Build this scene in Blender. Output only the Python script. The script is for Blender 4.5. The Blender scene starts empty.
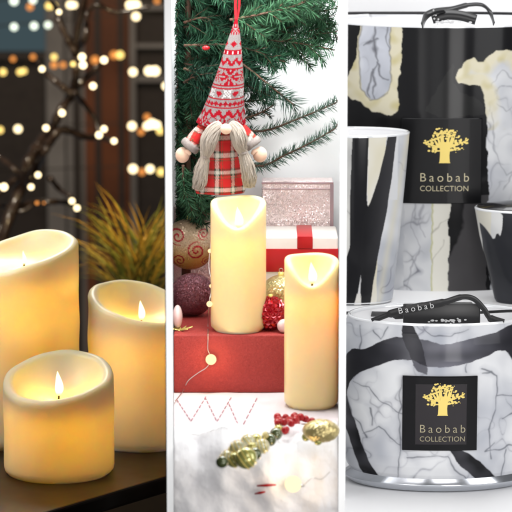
import bpy, math, random
from mathutils import Vector, noise
import numpy as np
PI = math.pi
SC = bpy.context.scene
COL = SC.collection
random.seed(7)

# ------------------------------------------------------------ camera, world, lamps
S = 0.00066                      # metres per modelling unit
D = 2926.0                       # camera distance in modelling units
PITCH = math.radians(10.0)
cp, sp = math.cos(PITCH), math.sin(PITCH)
cam = bpy.data.cameras.new('camera'); camo = bpy.data.objects.new('camera', cam); COL.objects.link(camo)
camo.location = (0, -D*cp*S, D*sp*S)
camo.rotation_euler = (PI/2 - PITCH, 0, 0)
cam.sensor_width = 36; cam.lens = 36*D/512
cam.clip_start = 0.05; cam.clip_end = 60
cam.dof.use_dof = True
cam.dof.focus_distance = 3150*S
cam.dof.aperture_fstop = (cam.lens/1000)/(13*S) # entrance pupil about 13 units wide
SC.camera = camo
SC.view_settings.view_transform = 'Standard'; SC.view_settings.look = 'None'
SC.view_settings.exposure = 0; SC.view_settings.gamma = 1
w = bpy.data.worlds.new('World'); SC.world = w; w.use_nodes = True
w.node_tree.nodes['Background'].inputs[0].default_value = (.9, .93, 1, 1)
w.node_tree.nodes['Background'].inputs[1].default_value = 0.05

def lamp(name, kind, loc, power, color=(1, 1, 1), size=None, target=None, size_y=None, parent=None, spread=None):
    l = bpy.data.lights.new(name, kind); o = bpy.data.objects.new(name, l); COL.objects.link(o)
    l.energy = power; l.color = color
    if kind == 'AREA':
        l.size = size*S
        if size_y: l.shape = 'RECTANGLE'; l.size_y = size_y*S
        if spread: l.spread = math.radians(spread)
    elif size is not None: l.shadow_soft_size = size*S
    if parent is not None:
        o.parent = parent; o.location = loc
    else:
        o.location = Vector(loc)*S
        if target is not None:
            o.rotation_euler = (Vector(target)-Vector(loc)).to_track_quat('-Z', 'Y').to_euler()
    return o
# Christmas bay and divider fronts
lamp('bay_key', 'AREA', (330, -900, 420), 1.25, (1, .97, .95), 420, (0, 0, 20))
lamp('bay_top', 'AREA', (20, 0, 470), 1.65, (.97, .99, 1), 150, (30, 236, -80), 220)
lamp('divider_fill', 'AREA', (0, -2480, -370), 1.5, (1, 1, 1), 460, (0, -264, -200), 960)  # added below the camera so the divider fronts reflect white
lamp('bay_fill', 'AREA', (480, -1100, -180), 1.3, (1, .98, .97), 300, (0, 0, -120))
bs = lamp('bay_spot', 'SPOT', (75, -300, 520), 7, (1, 1, 1), 40, (50, 236, 20)); bs.data.spot_size = math.radians(17); bs.data.spot_blend = 1  # unseen spot added to whiten the lower back wall
# product bay
lamp('studio_top', 'AREA', (330, 480, 760), 2.35, (1, 1, 1), 420, (260, 500, 0), 600)
lamp('studio_front', 'AREA', (900, -500, 200), 2.2, (1, 1, 1), 500, (230, 450, 50), 700)
# dark bay: unseen lamps added for pale candle rims, twig glints and far posts
lamp('room_side', 'AREA', (-620, 300, 330), 1.25, (1, .93, .85), 260, (-170, 380, -80))
lamp('room_back', 'AREA', (-330, 1000, 420), 1.9, (1, .93, .84), 200, (-170, 380, -80))
lamp('twig_fill', 'AREA', (-900, 1900, 900), 10, (1, .88, .7), 160, (-330, 2700, 100))
lamp('room_far', 'AREA', (-300, 3600, 900), 8, (1, .76, .55), 500, (-500, 6000, 0))

def W(px, py, Y):
    d = (px-256, D*cp + (256-py)*sp, -D*sp + (256-py)*cp)
    t = (Y + D*cp)/d[1]
    return Vector((d[0]*t, Y, D*sp + d[2]*t))
def F(px, py, z):
    d = (px-256, D*cp + (256-py)*sp, -D*sp + (256-py)*cp)
    t = (z - D*sp)/d[2]
    return Vector((d[0]*t, -D*cp + d[1]*t, z))
def K(Y, z=0):                                      # size of one picture unit at depth Y
    return ((Y + D*cp)*cp - (z - D*sp)*sp)/D

# ------------------------------------------------------------ materials
def mat(name, col=(.5, .5, .5), rough=.5, metal=0, coat=0, sss=0, sssr=(1, .5, .25), sssc=.004, attr=False,
        emit=0, ecol=None, trans=0, bump=0, bscale=1., bdetail=4, var=0, vscale=.05, glitter=0, gscale=1., ior=1.45, sheen=0, spec=.5, brick=None):
    m = bpy.data.materials.new(name); m.use_nodes = True
    n = m.node_tree.nodes; L = m.node_tree.links; p = n['Principled BSDF']
    p.inputs['Base Color'].default_value = (*col, 1); p.inputs['Roughness'].default_value = rough
    p.inputs['Metallic'].default_value = metal; p.inputs['Coat Weight'].default_value = coat
    p.inputs['Coat Roughness'].default_value = .04; p.inputs['IOR'].default_value = ior
    p.inputs['Specular IOR Level'].default_value = spec
    p.inputs['Subsurface Weight'].default_value = sss; p.inputs['Subsurface Radius'].default_value = sssr
    p.inputs['Subsurface Scale'].default_value = sssc; p.inputs['Transmission Weight'].default_value = trans
    p.inputs['Sheen Weight'].default_value = sheen
    if emit:
        p.inputs['Emission Color'].default_value = (*(ecol or col), 1); p.inputs['Emission Strength'].default_value = emit
    tc = n.new('ShaderNodeTexCoord')
    cur = None
    if attr:
        a = n.new('ShaderNodeAttribute'); a.attribute_name = 'Col'; cur = a.outputs['Color']
    if var:
        nz = n.new('ShaderNodeTexNoise'); nz.inputs['Scale'].default_value = vscale; nz.inputs['Detail'].default_value = 6
        L.new(tc.outputs['Object'], nz.inputs['Vector'])
        mr = n.new('ShaderNodeMapRange'); mr.inputs['From Min'].default_value = .3; mr.inputs['From Max'].default_value = .7
        mr.inputs['To Min'].default_value = 1-var; mr.inputs['To Max'].default_value = 1+var
        L.new(nz.outputs['Fac'], mr.inputs['Value'])
        mx = n.new('ShaderNodeVectorMath'); mx.operation = 'SCALE'
        if cur: L.new(cur, mx.inputs[0])
        else: mx.inputs[0].default_value = col
        L.new(mr.outputs[0], mx.inputs['Scale']); cur = mx.outputs[0]
        # roughness wanders a little too
        m2 = n.new('ShaderNodeMapRange'); m2.inputs['To Min'].default_value = max(0, rough-.08); m2.inputs['To Max'].default_value = min(1, rough+.12)
        L.new(nz.outputs['Fac'], m2.inputs['Value']); L.new(m2.outputs[0], p.inputs['Roughness'])
    if cur: L.new(cur, p.inputs['Base Color'])
    if bump:
        nb = n.new('ShaderNodeTexNoise'); nb.inputs['Scale'].default_value = bscale; nb.inputs['Detail'].default_value = bdetail
        L.new(tc.outputs['Object'], nb.inputs['Vector'])
        b = n.new('ShaderNodeBump'); b.inputs['Strength'].default_value = bump; b.inputs['Distance'].default_value = .5*S
        L.new(nb.outputs['Fac'], b.inputs['Height']); L.new(b.outputs[0], p.inputs['Normal'])
    if glitter:                                       # every flake tilts its own way
        v = n.new('ShaderNodeTexVoronoi'); v.inputs['Scale'].default_value = gscale
        L.new(tc.outputs['Object'], v.inputs['Vector'])
        g = n.new('ShaderNodeNewGeometry')
        s1 = n.new('ShaderNodeVectorMath'); s1.operation = 'SUBTRACT'; s1.inputs[1].default_value = (.5, .5, .5)
        L.new(v.outputs['Color'], s1.inputs[0])
        s2 = n.new('ShaderNodeVectorMath'); s2.operation = 'SCALE'; s2.inputs['Scale'].default_value = glitter
        L.new(s1.outputs[0], s2.inputs[0])
        s3 = n.new('ShaderNodeVectorMath'); s3.operation = 'ADD'; L.new(g.outputs['Normal'], s3.inputs[0]); L.new(s2.outputs[0], s3.inputs[1])
        s4 = n.new('ShaderNodeVectorMath'); s4.operation = 'NORMALIZE'; L.new(s3.outputs[0], s4.inputs[0])
        L.new(s4.outputs[0], p.inputs['Normal'])
    return m
def emis(name, col, st):
    m = bpy.data.materials.new(name); m.use_nodes = True; n = m.node_tree.nodes; n.clear()
    e = n.new('ShaderNodeEmission'); e.inputs[0].default_value = (*col, 1); e.inputs[1].default_value = st
    o = n.new('ShaderNodeOutputMaterial'); m.node_tree.links.new(e.outputs[0], o.inputs[0]); return m

M = {}
M['white_panel'] = mat('white_panel', (.97, .97, .97), .24, .62)
M['dark_lining'] = mat('dark_lining', (.02, .014, .011), .8, var=.2)
M['bay_wall'] = mat('bay_wall', (.93, .95, .95), .7, var=.04, vscale=.01, bump=.2, bscale=.3)
M['studio'] = mat('studio', (.93, .93, .94), .5)
M['wax_warm'] = mat('wax_warm', (.94, .83, .60), .40, sss=1, sssr=(1, .84, .44), sssc=.0100, bump=.12, bscale=.15, spec=.35)
M['wax_pale'] = mat('wax_pale', (.80, .70, .38), .32, sss=1, sssr=(1, .70, .36), sssc=.008, bump=.05, bscale=.2, spec=.5)
M['wick'] = mat('wick', (.04, .03, .02), .9)
def flame_mat(name, st):
    m = emis(name, (1, 1, 1), st); n = m.node_tree.nodes; a = n.new('ShaderNodeAttribute'); a.attribute_name = 'Col'
    m.node_tree.links.new(a.outputs['Color'], [x for x in n if x.type == 'EMISSION'][0].inputs[0]); return m
M['flame'] = flame_mat('flame', 3.4)
M['flame2'] = flame_mat('flame2', 3.0)
M['table'] = mat('table', (.012, .007, .005), .34, var=.35, vscale=.02, bump=.1, bscale=.12, spec=.3)
M['twig'] = mat('twig', (.035, .022, .016), .22, coat=.6, var=.3, bump=.6, bscale=.25)
M['wire'] = mat('wire', (.6, .58, .55), .3, 1)
M['dark_wire'] = mat('dark_wire', (.03, .025, .02), .5)
M['b_white'] = emis('bulb_white', (1, .80, .46), 4.2)
M['b_cool'] = emis('bulb_cool', (.90, 1, .82), 2.3)
M['b_yellow'] = emis('bulb_yellow', (1, .70, .20), 2.4)
M['b_orange'] = emis('bulb_orange', (1, .36, .08), 1.3)
M['frame_grey'] = mat('frame_grey', (.26, .26, .27), .45, var=.25, vscale=.004)
M['post_wood'] = mat('post_wood', (.17, .052, .018), .5, var=.4, vscale=.003)
M['rail_dark'] = mat('rail_dark', (.040, .033, .032), .5, var=.2)
M['blade'] = mat('blade', (.1, .1, .02), .45, attr=True, sss=0)
M['pot'] = mat('pot', (.10, .045, .03), .7, var=.2)
M['needle'] = mat('needle', (.03, .1, .05), .6, attr=True, spec=.2)
M['bark'] = mat('bark', (.10, .05, .03), .8, var=.3, bump=.5, bscale=.3)
M['knit'] = mat('knit', (.5, .5, .5), .95, attr=True, bump=1., bscale=.9, spec=.08)
M['plaid'] = mat('plaid', (.5, .5, .5), .95, attr=True, bump=.6, bscale=.9, spec=.08)
M['cuff'] = mat('cuff', (.26, .22, .20), 1, bump=1, bscale=1.2, sheen=.1, var=.15, vscale=.4)
M['skin_cloth'] = mat('skin_cloth', (.70, .46, .33), .9, sheen=.4, bump=.4, bscale=1)
M['hair'] = mat('hair', (.64, .54, .42), .75, attr=True, sheen=.2)
M['red_ribbon'] = mat('red_ribbon', (.40, .008, .014), .5, spec=.25)
M['red_box'] = mat('red_box', (.37, .045, .038), .6, glitter=.5, gscale=1.3, var=.10, vscale=.6, spec=.35)
M['bauble_swirl'] = mat('bauble_swirl', (.6, .5, .3), .35, .25, attr=True, glitter=.55, gscale=1.1)
M['bauble_purple'] = mat('bauble_purple', (.17, .055, .07), .4, .35, glitter=.9, gscale=1., var=.3, vscale=.5)
M['bauble_pink'] = mat('bauble_pink', (.86, .62, .60), .4, coat=.4)
M['bauble_red'] = mat('bauble_red', (.40, .006, .016), .16, .55, coat=.6)
M['bauble_gold'] = mat('bauble_gold', (.55, .45, .20), .28, .5, glitter=.6, gscale=.8)
M['bead_green'] = mat('bead_green', (.42, .42, .12), .1, .35, coat=1)
M['bead_glass'] = mat('bead_glass', (.80, .80, .55), .05, 0, coat=1, trans=.55)
M['bead_dark'] = mat('bead_dark', (.08, .10, .035), .2, .3, coat=1)
M['berry'] = mat('berry', (.36, .003, .006), .3, coat=.2, spec=.3)
M['gold_leaf'] = mat('gold_leaf', (.60, .48, .14), .35, .6, glitter=.4, gscale=.9)
M['glitter_pink'] = mat('glitter_pink', (.88, .74, .72), .34, .3, glitter=.8, gscale=1.1, var=.1, vscale=.25)
M['silver_trim'] = mat('silver_trim', (.45, .33, .36), .35, .6)
M['gift_white'] = mat('gift_white', (.88, .82, .76), .6, var=.04)
M['gift_red'] = mat('gift_red', (.50, .01, .015), .35)
M['cloth_white'] = mat('cloth_white', (.64, .575, .59), .9, bump=.6, bscale=.5, var=.05, vscale=.05)
M['stitch'] = mat('stitch', (.44, .17, .21), .9)
M['snow'] = mat('snow', (.88, .87, .885), .95, sss=1, sssr=(1, 1, 1), sssc=.012, bump=.25, bscale=.25, bdetail=8, sheen=.5)
M['marble'] = mat('marble', (.8, .8, .8), .13, attr=True, coat=.02, spec=.13)
M['foot_glass'] = mat('foot_glass', (.50, .52, .56), .16, .8)
M['glass'] = mat('glass', (1, 1, 1), .02, trans=1, ior=1.45)
M['rim_glass'] = mat('rim_glass', (.82, .83, .85), .08, .1, coat=1)
M['inside_dark'] = mat('inside_dark', (.012, .012, .014), .25, coat=.5)
M['label_black'] = mat('label_black', (.004, .004, .005), .3, coat=.03, bump=.15, bscale=.6, spec=.18)
M['label_face'] = mat('label_face', (.016, .013, .016), .34, spec=.35, bump=.15, bscale=.8)
M['gold'] = mat('gold', (.80, .62, .17), .42, .25)
M['gold_text'] = mat('gold_text', (.42, .37, .24), .45, .1)
M['satin'] = mat('satin', (.010, .010, .011), .32, sheen=.1)
M['print_white'] = mat('print_white', (.62, .62, .62), .6)
M['sky_dusk'] = emis('sky_dusk', (.30, .46, .52), .16)
M['ground_dusk'] = mat('ground_dusk', (.10, .07, .06), .9, var=.5, vscale=.004)

# ------------------------------------------------------------ helpers
def link(name, verts, faces, m, parent=None, smooth=True, cols=None, loc=(0, 0, 0)):
    me = bpy.data.meshes.new(name); me.from_pydata([tuple(v) for v in verts], [], faces); me.update()
    if smooth: me.polygons.foreach_set('use_smooth', [True]*len(me.polygons))
    if cols is not None:
        a = me.color_attributes.new('Col', 'FLOAT_COLOR', 'POINT')
        c = np.ones((len(verts), 4), dtype=np.float32); c[:, :3] = np.array(cols); a.data.foreach_set('color', c.ravel())
    me.materials.append(m)
    o = bpy.data.objects.new(name, me); COL.objects.link(o); o.location = loc
    if parent: o.parent = parent
    return o
def thing(name, label, cat, loc=(0, 0, 0), group=None, rz=0, kind=None):
    o = bpy.data.objects.new(name, None); COL.objects.link(o); o.location = loc; o.rotation_euler.z = rz
    o.empty_display_size = .01
    tag(o, label, cat, group, kind); return o
def tag(o, label=None, cat=None, group=None, kind=None):
    if label: o['label'] = label
    if cat: o['category'] = cat
    if group: o['group'] = group
    if kind: o['kind'] = kind
    return o
class MB:
    def __init__(s): s.v = []; s.f = []; s.c = []
    def add(s, v, f, c=None):
        n = len(s.v); s.v += [tuple(x) for x in v]; s.f += [tuple(i+n for i in q) for q in f]
        s.c += (list(c) if (c is not None and len(c) == len(v) and hasattr(c[0], '__len__')) else [c or (1, 1, 1)]*len(v))
        return s
    def build(s, name, m, parent=None, smooth=True, cols=False, loc=(0, 0, 0)):
        return link(name, s.v, s.f, m, parent, smooth, s.c if cols else None, loc)
def lathe(prof, seg=64, close=False, fn=None):
    v = []; f = []; n = len(prof)
    for j, (r, z) in enumerate(prof):
        for i in range(seg):
            a = 2*PI*i/seg
            p = (r*math.sin(a), -r*math.cos(a), z)
            v.append(fn(p, a, j) if fn else p)
    for j in range(n-1):
        for i in range(seg):
            k = (i+1) % seg
            f.append((j*seg+i, (j+1)*seg+i, (j+1)*seg+k, j*seg+k))
    return v, f
def tube(path, rad, seg=8, cap=True):
    path = [Vector(p) for p in path]; n = len(path)
    if not hasattr(rad, '__len__'): rad = [rad]*n
    v = []; f = []; up = Vector((0, 0, 1)); prev = None
    for i, p in enumerate(path):
        t = (path[min(i+1, n-1)]-path[max(i-1, 0)])
        t = t.normalized() if t.length > 1e-9 else Vector((0, 0, 1))
        if prev is None:
            a = t.cross(Vector((0, 1, 0)) if abs(t.y) < .9 else Vector((1, 0, 0))).normalized()
        else: a = (prev - t*prev.dot(t)).normalized()
        prev = a; b = t.cross(a)
        for k in range(seg):
            an = 2*PI*k/seg; v.append(p + (a*math.cos(an)+b*math.sin(an))*rad[i])
    for i in range(n-1):
        for k in range(seg):
            q = (k+1) % seg; f.append((i*seg+k, i*seg+q, (i+1)*seg+q, (i+1)*seg+k))
    if cap: f.append(tuple(range(seg))[::-1]); f.append(tuple((n-1)*seg+k for k in range(seg)))
    return v, f
def spline(pts, n=8):
    pts = [Vector(p) for p in pts]; out = []
    for i in range(len(pts)-1):
        p0 = pts[max(i-1, 0)]; p1 = pts[i]; p2 = pts[i+1]; p3 = pts[min(i+2, len(pts)-1)]
        for k in range(n):
            t = k/n
            out.append(.5*((2*p1)+(p2-p0)*t+(2*p0-5*p1+4*p2-p3)*t*t+(3*p1-p0-3*p2+p3)*t**3))
    out.append(pts[-1]); return out
def ball(c, r, su=24, sv=16, sq=(1, 1, 1)):
    v = []; f = []
    for j in range(sv+1):
        th = PI*j/sv
        for i in range(su):
            a = 2*PI*i/su
            v.append((c[0]+r*sq[0]*math.sin(th)*math.sin(a), c[1]-r*sq[1]*math.sin(th)*math.cos(a), c[2]+r*sq[2]*math.cos(th)))
    for j in range(sv):
        for i in range(su):
            k = (i+1) % su; f.append((j*su+i, (j+1)*su+i, (j+1)*su+k, j*su+k))
    return v, f
def bevbox(x0, x1, y0, y1, z0, z1, b=2, seg=3):
    """box with rounded edges (as a rounded lattice)"""
    import bmesh
    bm = bmesh.new(); bmesh.ops.create_cube(bm, size=1)
    for q in bm.verts:
        q.co = Vector(((x0+x1)/2+q.co.x*(x1-x0), (y0+y1)/2+q.co.y*(y1-y0), (z0+z1)/2+q.co.z*(z1-z0)))
    if b: bmesh.ops.bevel(bm, geom=bm.edges[:], offset=b, segments=seg, affect='EDGES', profile=.5)
    bm.verts.ensure_lookup_table(); bm.verts.index_update()
    v = [tuple(q.co) for q in bm.verts]; f = [tuple(x.index for x in q.verts) for q in bm.faces]; bm.free()
    return v, f
def prism(poly, z0, z1):
    n = len(poly); v = [(x, y, z0) for x, y in poly]+[(x, y, z1) for x, y in poly]
    f = [tuple(range(n))[::-1], tuple(range(n, 2*n))]+[(i, (i+1) % n, n+(i+1) % n, n+i) for i in range(n)]
    return v, f
def ribbon(path, width, thick=.6, wdir=(0, 0, 1)):
    """flat band following a path, its width along wdir(i)"""
    path = [Vector(p) for p in path]; n = len(path); v = []; f = []
    for i, p in enumerate(path):
        t = (path[min(i+1, n-1)]-path[max(i-1, 0)]).normalized()
        wd = Vector(wdir(i/(n-1)) if callable(wdir) else wdir); wd = (wd - t*wd.dot(t)).normalized()
        nn = t.cross(wd)*thick/2; ww = width[i] if hasattr(width, '__len__') else width
        v += [p-wd*ww/2-nn, p+wd*ww/2-nn, p+wd*ww/2+nn, p-wd*ww/2+nn]
    for i in range(n-1):
        for k in range(4):
            q = (k+1) % 4; f.append((i*4+k, i*4+q, (i+1)*4+q, (i+1)*4+k))
    f.append((0, 3, 2, 1)); f.append(tuple((n-1)*4+k for k in range(4)))
    return v, f
def nz(x, y, z=0): return noise.noise(Vector((x, y, z)))

# ------------------------------------------------------------ structure: niche, dividers, rooms
zM = F(311, 405, 0)
zM = W(311, 405, -60).z                          # Christmas bay floor
zL = W(59, 471, 330).z                           # dark bay table
zR = W(438, 479, 330).z                          # product bay floor
YF, YB = -264, 236
def radial(px, Y, over=0): return (px-256)*K(Y, -40)*(1+over)
# dividers
for sgn, lab in ((-1, 'white upright divider panel between the dark candle bay and the Christmas bay'),
                 (1, 'white upright divider panel between the Christmas bay and the marbled vase bay')):
    xi_f, xo_f = 83.0*K(YF, -40), 89.8*K(YF, -40)
    xi_b, xo_b = 83.3*K(YB, -40), 89.2*K(YB, -40)
    pl = [(sgn*xi_f, YF), (sgn*xo_f, YF), (sgn*xo_b, YB), (sgn*xi_b, YB)]
    if sgn < 0: pl = pl[::-1]
    v, f = prism(pl, -520, 620)
    o = link('divider_panel', v, f, M['white_panel'], smooth=False); tag(o, lab, 'divider')
    if sgn < 0:       # dark sheet added against white bounce, on the side facing the dark bay
        lp = [(-xo_f-.1, YF+3), (-xo_f-.9, YF+3), (-xo_b-.9, YB), (-xo_b-.1, YB)][::-1]
        v, f = prism(lp[::-1], -520, 620)
        link('lining', v, f, M['dark_lining'], o, smooth=False)
bw = radial(339, YB)
v, f = bevbox(-bw-8, bw+8, YB+.5, YB+8, -520, 620, 0); tag(link('bay_back_wall', v, f, M['bay_wall'], smooth=False), kind='structure')
v, f = bevbox(-70, 70, YF+6, YB, zM-14, zM, 0)
v = [(x*(83*K(y, -40)/70-.003), y, z) for x, y, z in v]
tag(link('bay_floor', v, f, M['cloth_white'], smooth=False), kind='structure')
v, f = bevbox(26, 34, YB+8.5, 6600, -700, 1500, 0); tag(link('light_block_wall', v, f, M['dark_lining'], smooth=False), kind='structure')  # unseen wall added to keep studio light out of the dark bay
# studio sweep
pr = [(-700, -0.0)]
prof = [(-200, zR), (700, zR)]+[(700+220*math.sin(a), zR+220*(1-math.cos(a))) for a in [PI/2*i/12 for i in range(1, 13)]]+[(920, 1100)]
v = []; f = []
for i, (y, z) in enumerate(prof): v += [(102 if y < 240 else 36, y, z), (1300, y, z)]
for i in range(len(prof)-1): f.append((2*i, 2*i+1, 2*i+3, 2*i+2))
v[0] = (103, -200, zR); v[1] = (1300, -200, zR)
tag(link('studio_sweep', v, f, M['studio']), kind='structure')
# white side lining of the light-blocking wall on the studio side
v, f = bevbox(34.3, 36, YB+9, 940, -500, 1100, 0); tag(link('studio_side_wall', v, f, M['studio'], smooth=False), kind='structure')

# ------------------------------------------------------------ dark room behind the candles
YR = 6000; kR = K(YR)
def rect(name, x0, x1, y0, y1, Y, m, parent=None, depth=40, b=0):
    a = W(x0, y1, Y); c = W(x1, y0, Y)
    v, f = bevbox(a.x, c.x, Y, Y+depth, a.z, c.z, b)
    return link(name, v, f, m, parent, smooth=False)
tag(rect('dusk_sky', -260, 270, -60, 58, 6400, M['sky_dusk']), kind='structure')
tag(rect('far_ground', -260, 270, 58, 420, 6400, M['ground_dusk']), kind='structure')
wr = thing('window_wall', 'blurred dark window wall with grey uprights behind the string lights', 'window')
rect('upright', 50, 63, -60, 420, 6000, M['frame_grey'], wr, 60, 4)
rect('upright', 70, 88, -60, 420, 5985, M['frame_grey'], wr, 70, 4)
rect('panel', 63, 70, -60, 420, 6040, M['rail_dark'], wr)
rect('post', 88, 128, -60, 420, 5960, M['post_wood'], wr, 90, 4)
rect('upright', 129, 135, -60, 420, 5990, M['frame_grey'], wr, 40, 3)
rect('panel', 135, 255, -60, 420, 6060, M['rail_dark'], wr)
rect('panel', -260, 50, 60, 420, 6060, M['rail_dark'], wr)
rect('rail', 135, 250, 5, 10, 6010, M['frame_grey'], wr, 30)
rect('rail', 135, 250, 44, 48, 6010, M['frame_grey'], wr, 30)
rect('rail', 135, 250, 76, 82, 6010, M['frame_grey'], wr, 30)
rect('rail', -260, 50, 52, 60, 6010, M['rail_dark'], wr, 30)

for x0, x1, m_ in ((76, 79, 'rail_dark'), (98, 99.5, 'rail_dark'), (121, 122.5, 'rail_dark')):
    rect('batten', x0, x1, -60 if x0 > 40 else 60, 420, 5948 if 88 < x0 < 128 else 5975, M[m_], wr, 10)
# table
e1 = F(166, 477, zL); e2 = F(45, 513, zL)
dr = (e1-e2).normalized(); inn = Vector((-dr.y, dr.x, 0))
cr = e1 + dr*((14-e1.x)/dr.x)
c2 = e2 - dr*500
P4 = [cr, cr+inn*700, c2+inn*700, c2]
rt = thing('side_table', 'dark polished wooden table under the three glowing wax candles', 'table', (c2.x, c2.y, zL-520))
import bmesh
bm = bmesh.new()
vs = [bm.verts.new((q.x-c2.x, q.y-c2.y, 520)) for q in P4] ; vb = [bm.verts.new((q.x-c2.x, q.y-c2.y, 500)) for q in P4]
bm.faces.new(vs); bm.faces.new(vb[::-1])
for i in range(4): bm.faces.new((vs[i], vb[i], vb[(i+1) % 4], vs[(i+1) % 4]))
bmesh.ops.recalc_face_normals(bm, faces=bm.faces[:]); bmesh.ops.bevel(bm, geom=bm.edges[:], offset=5, segments=4, affect='EDGES', profile=.5)
me = bpy.data.meshes.new('tabletop'); bm.to_mesh(me); bm.free(); me.materials.append(M['table'])
o = bpy.data.objects.new('tabletop', me); COL.objects.link(o); o.parent = rt
cen = (P4[0]+P4[1]+P4[2]+P4[3])/4
for q in P4:
    p = q+(cen-q).normalized()*60-c2
    v, f = bevbox(p.x-14, p.x+14, p.y-14, p.y+14, 0, 499, 3); link('leg', v, f, M['table'], rt)
tag(rect('room_floor', -900, 250, 700, 700.1, 300, M['dark_lining']), kind='structure') if False else None
v, f = bevbox(-1400, 24, 240, 1700, zL-540, zL-520.2, 0); tag(link('room_floor', v, f, M['dark_lining'], smooth=False), kind='structure')

# ------------------------------------------------------------ candles
def candle(label, loc, R, H, wax, top, zf, fh, flame, power, wall=9, rim=7, seg=96, fx=0, fy=0, noisew=.6, cavtop=10, lz=None, flamepow=.02, group=None, tint=(1, .80, .27), fw=.16):
    """top(a): rim height at angle a (0 = towards the viewer, + = right); zf: melted pool height"""
    t = thing('candle', label, 'candle', loc, group)
    prof = []                                   # (kind, param)
    nd = 14; Ri = R-rim
    cols = []
    v = []; f = []
    rows = []
    for j in range(nd+1): rows.append(('d', j/nd))
    for j in range(1, 7): rows.append(('r', j/6))
    for j in range(1, 31): rows.append(('o', j/30))
    rows += [('b', 0), ('b', 1)]
    for j in range(0, 11): rows.append(('c', j/10))
    for j in range(1, 5): rows.append(('t', j/4))
    for kind, q in rows:
        for i in range(seg):
            a = 2*PI*i/seg; h = top(a); ch = zf-cavtop
            wob = noisew*nz(math.cos(a)*1.2+loc[0], math.sin(a)*1.2, 0)*2
            if kind == 'd':
                r = Ri*q; z = zf + (h-rim*.45-zf)*(.14*q+.86*q**3.0) + .4*nz(r*.1*math.cos(a), r*.1*math.sin(a), loc[1])
            elif kind == 'r':
                an = PI*q; r = R-rim/2-rim/2*math.cos(an); z = h-rim*.45+rim*.45*math.sin(an)
                r += wob*q
            elif kind == 'o':
                z = (h-rim*.45)*(1-q); r = R+wob+noisew*nz(math.cos(a)*2, math.sin(a)*2, z*.03+loc[0])
                if z < 6: r -= 4*(1-z/6)**2
            elif kind == 'b': r = (R-4-q*(wall-4)); z = 0
            elif kind == 'c': r = R-wall; z = q*ch
            else: r = (R-wall)*(1-q)+.3; z = ch
            v.append((r*math.sin(a), -r*math.cos(a), z))
    n = len(rows)
    for j in range(n-1):
        for i in range(seg):
            k = (i+1) % seg; f.append((j*seg+i, (j+1)*seg+i, (j+1)*seg+k, j*seg+k))
    f.append(tuple((n-1)*seg+k for k in range(seg))[::-1])
    f.append(tuple(range(seg)))
    v2 = v
    o = link('wax_body', v2, [q[::-1] for q in f], wax, t)
    # wick and flame
    wk = tube([(fx, fy, zf-1), (fx+.3, fy, zf+3), (fx+.2, fy, zf+6)], [1.3, 1.1, .8], 8)
    link('wick', *wk, M['wick'], t)
    fp = []
    for j in range(19):
        q = j/18; r = fh*fw*(math.sin(PI*q**.62)**.9 if 0 < q < 1 else 0)+.02
        fp.append((r, zf+3.2+q*fh))
    fv, ff = lathe(fp, 20, fn=lambda p, a, j: (p[0]+fx+(.9*math.sin(j*.25)), p[1]+fy, p[2]))
    fcol = []
    for p in fv:
        q = (p[2]-zf-3.2)/fh; lo = (.75, .26, .05); mi = (1, .82, .46); hi_ = (1, .70, .30)
        fcol.append(tuple((lo[k]*(1-q/.3)+mi[k]*q/.3) if q < .3 else (mi[k]*(1-(q-.3)/.7)+hi_[k]*(q-.3)/.7) for k in range(3)))
    link('flame', fv, ff, flame, t, cols=fcol)
    lamp('candle_glow', 'POINT', (0, 0, (lz if lz is not None else zf-cavtop-16)), power, tint, 7, parent=t)
    lamp('flame_glow', 'POINT', (fx, fy-4, zf+fh*.45+6), flamepow, (1, .60, .10), 4, parent=t)
    return t
# melted rims: direction of the low lip, depth of the dip
kL = K(330)
pC = F(59.5, 471, zL); pA = F(25.5, 440, zL); pB = F(142, 441, zL)
def slant(base, amp, a0, w=1.0, ripple=1.2):
    def g(a): return base + amp*math.cos(a-a0) + ripple*math.sin(2*a+1)+ripple*.6*math.sin(3*a)+ripple*.35*math.sin(5*a+base)+ripple*.2*math.sin(9*a)
    return g
kA = K(pA.y); kB = K(pB.y)
candle('short glowing wax candle in front of the two taller ones', pC, 56.5*kL, 0, M['wax_warm'], slant(99.5*kL, -15*kL, -.25), 75*kL, 29, M['flame'], .12, rim=12.5*kL, wall=11*kL, noisew=1.1, lz=56*kL, flamepow=.07, cavtop=7)
candle('tall glowing wax candle at the far left, rim slanting down to the left', pA, 56*kA, 0, M['wax_warm'], slant(195*kA, -15*kA, -.9), 178*kA, 17, M['flame'], .19, rim=11*kA, wall=11*kA, noisew=1.0, lz=140*kA, flamepow=.022, fw=.13, cavtop=7, fx=1)
candle('glowing wax candle at the right of the dark table, rim slanting down to the right', pB, 53*kB, 0, M['wax_warm'], slant(144*kB, -15*kB, .8), 122*kB, 24, M['flame'], .11, rim=11*kB, wall=11*kB, noisew=1.0, lz=96*kB, flamepow=.045, cavtop=7, fw=.16)

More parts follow.
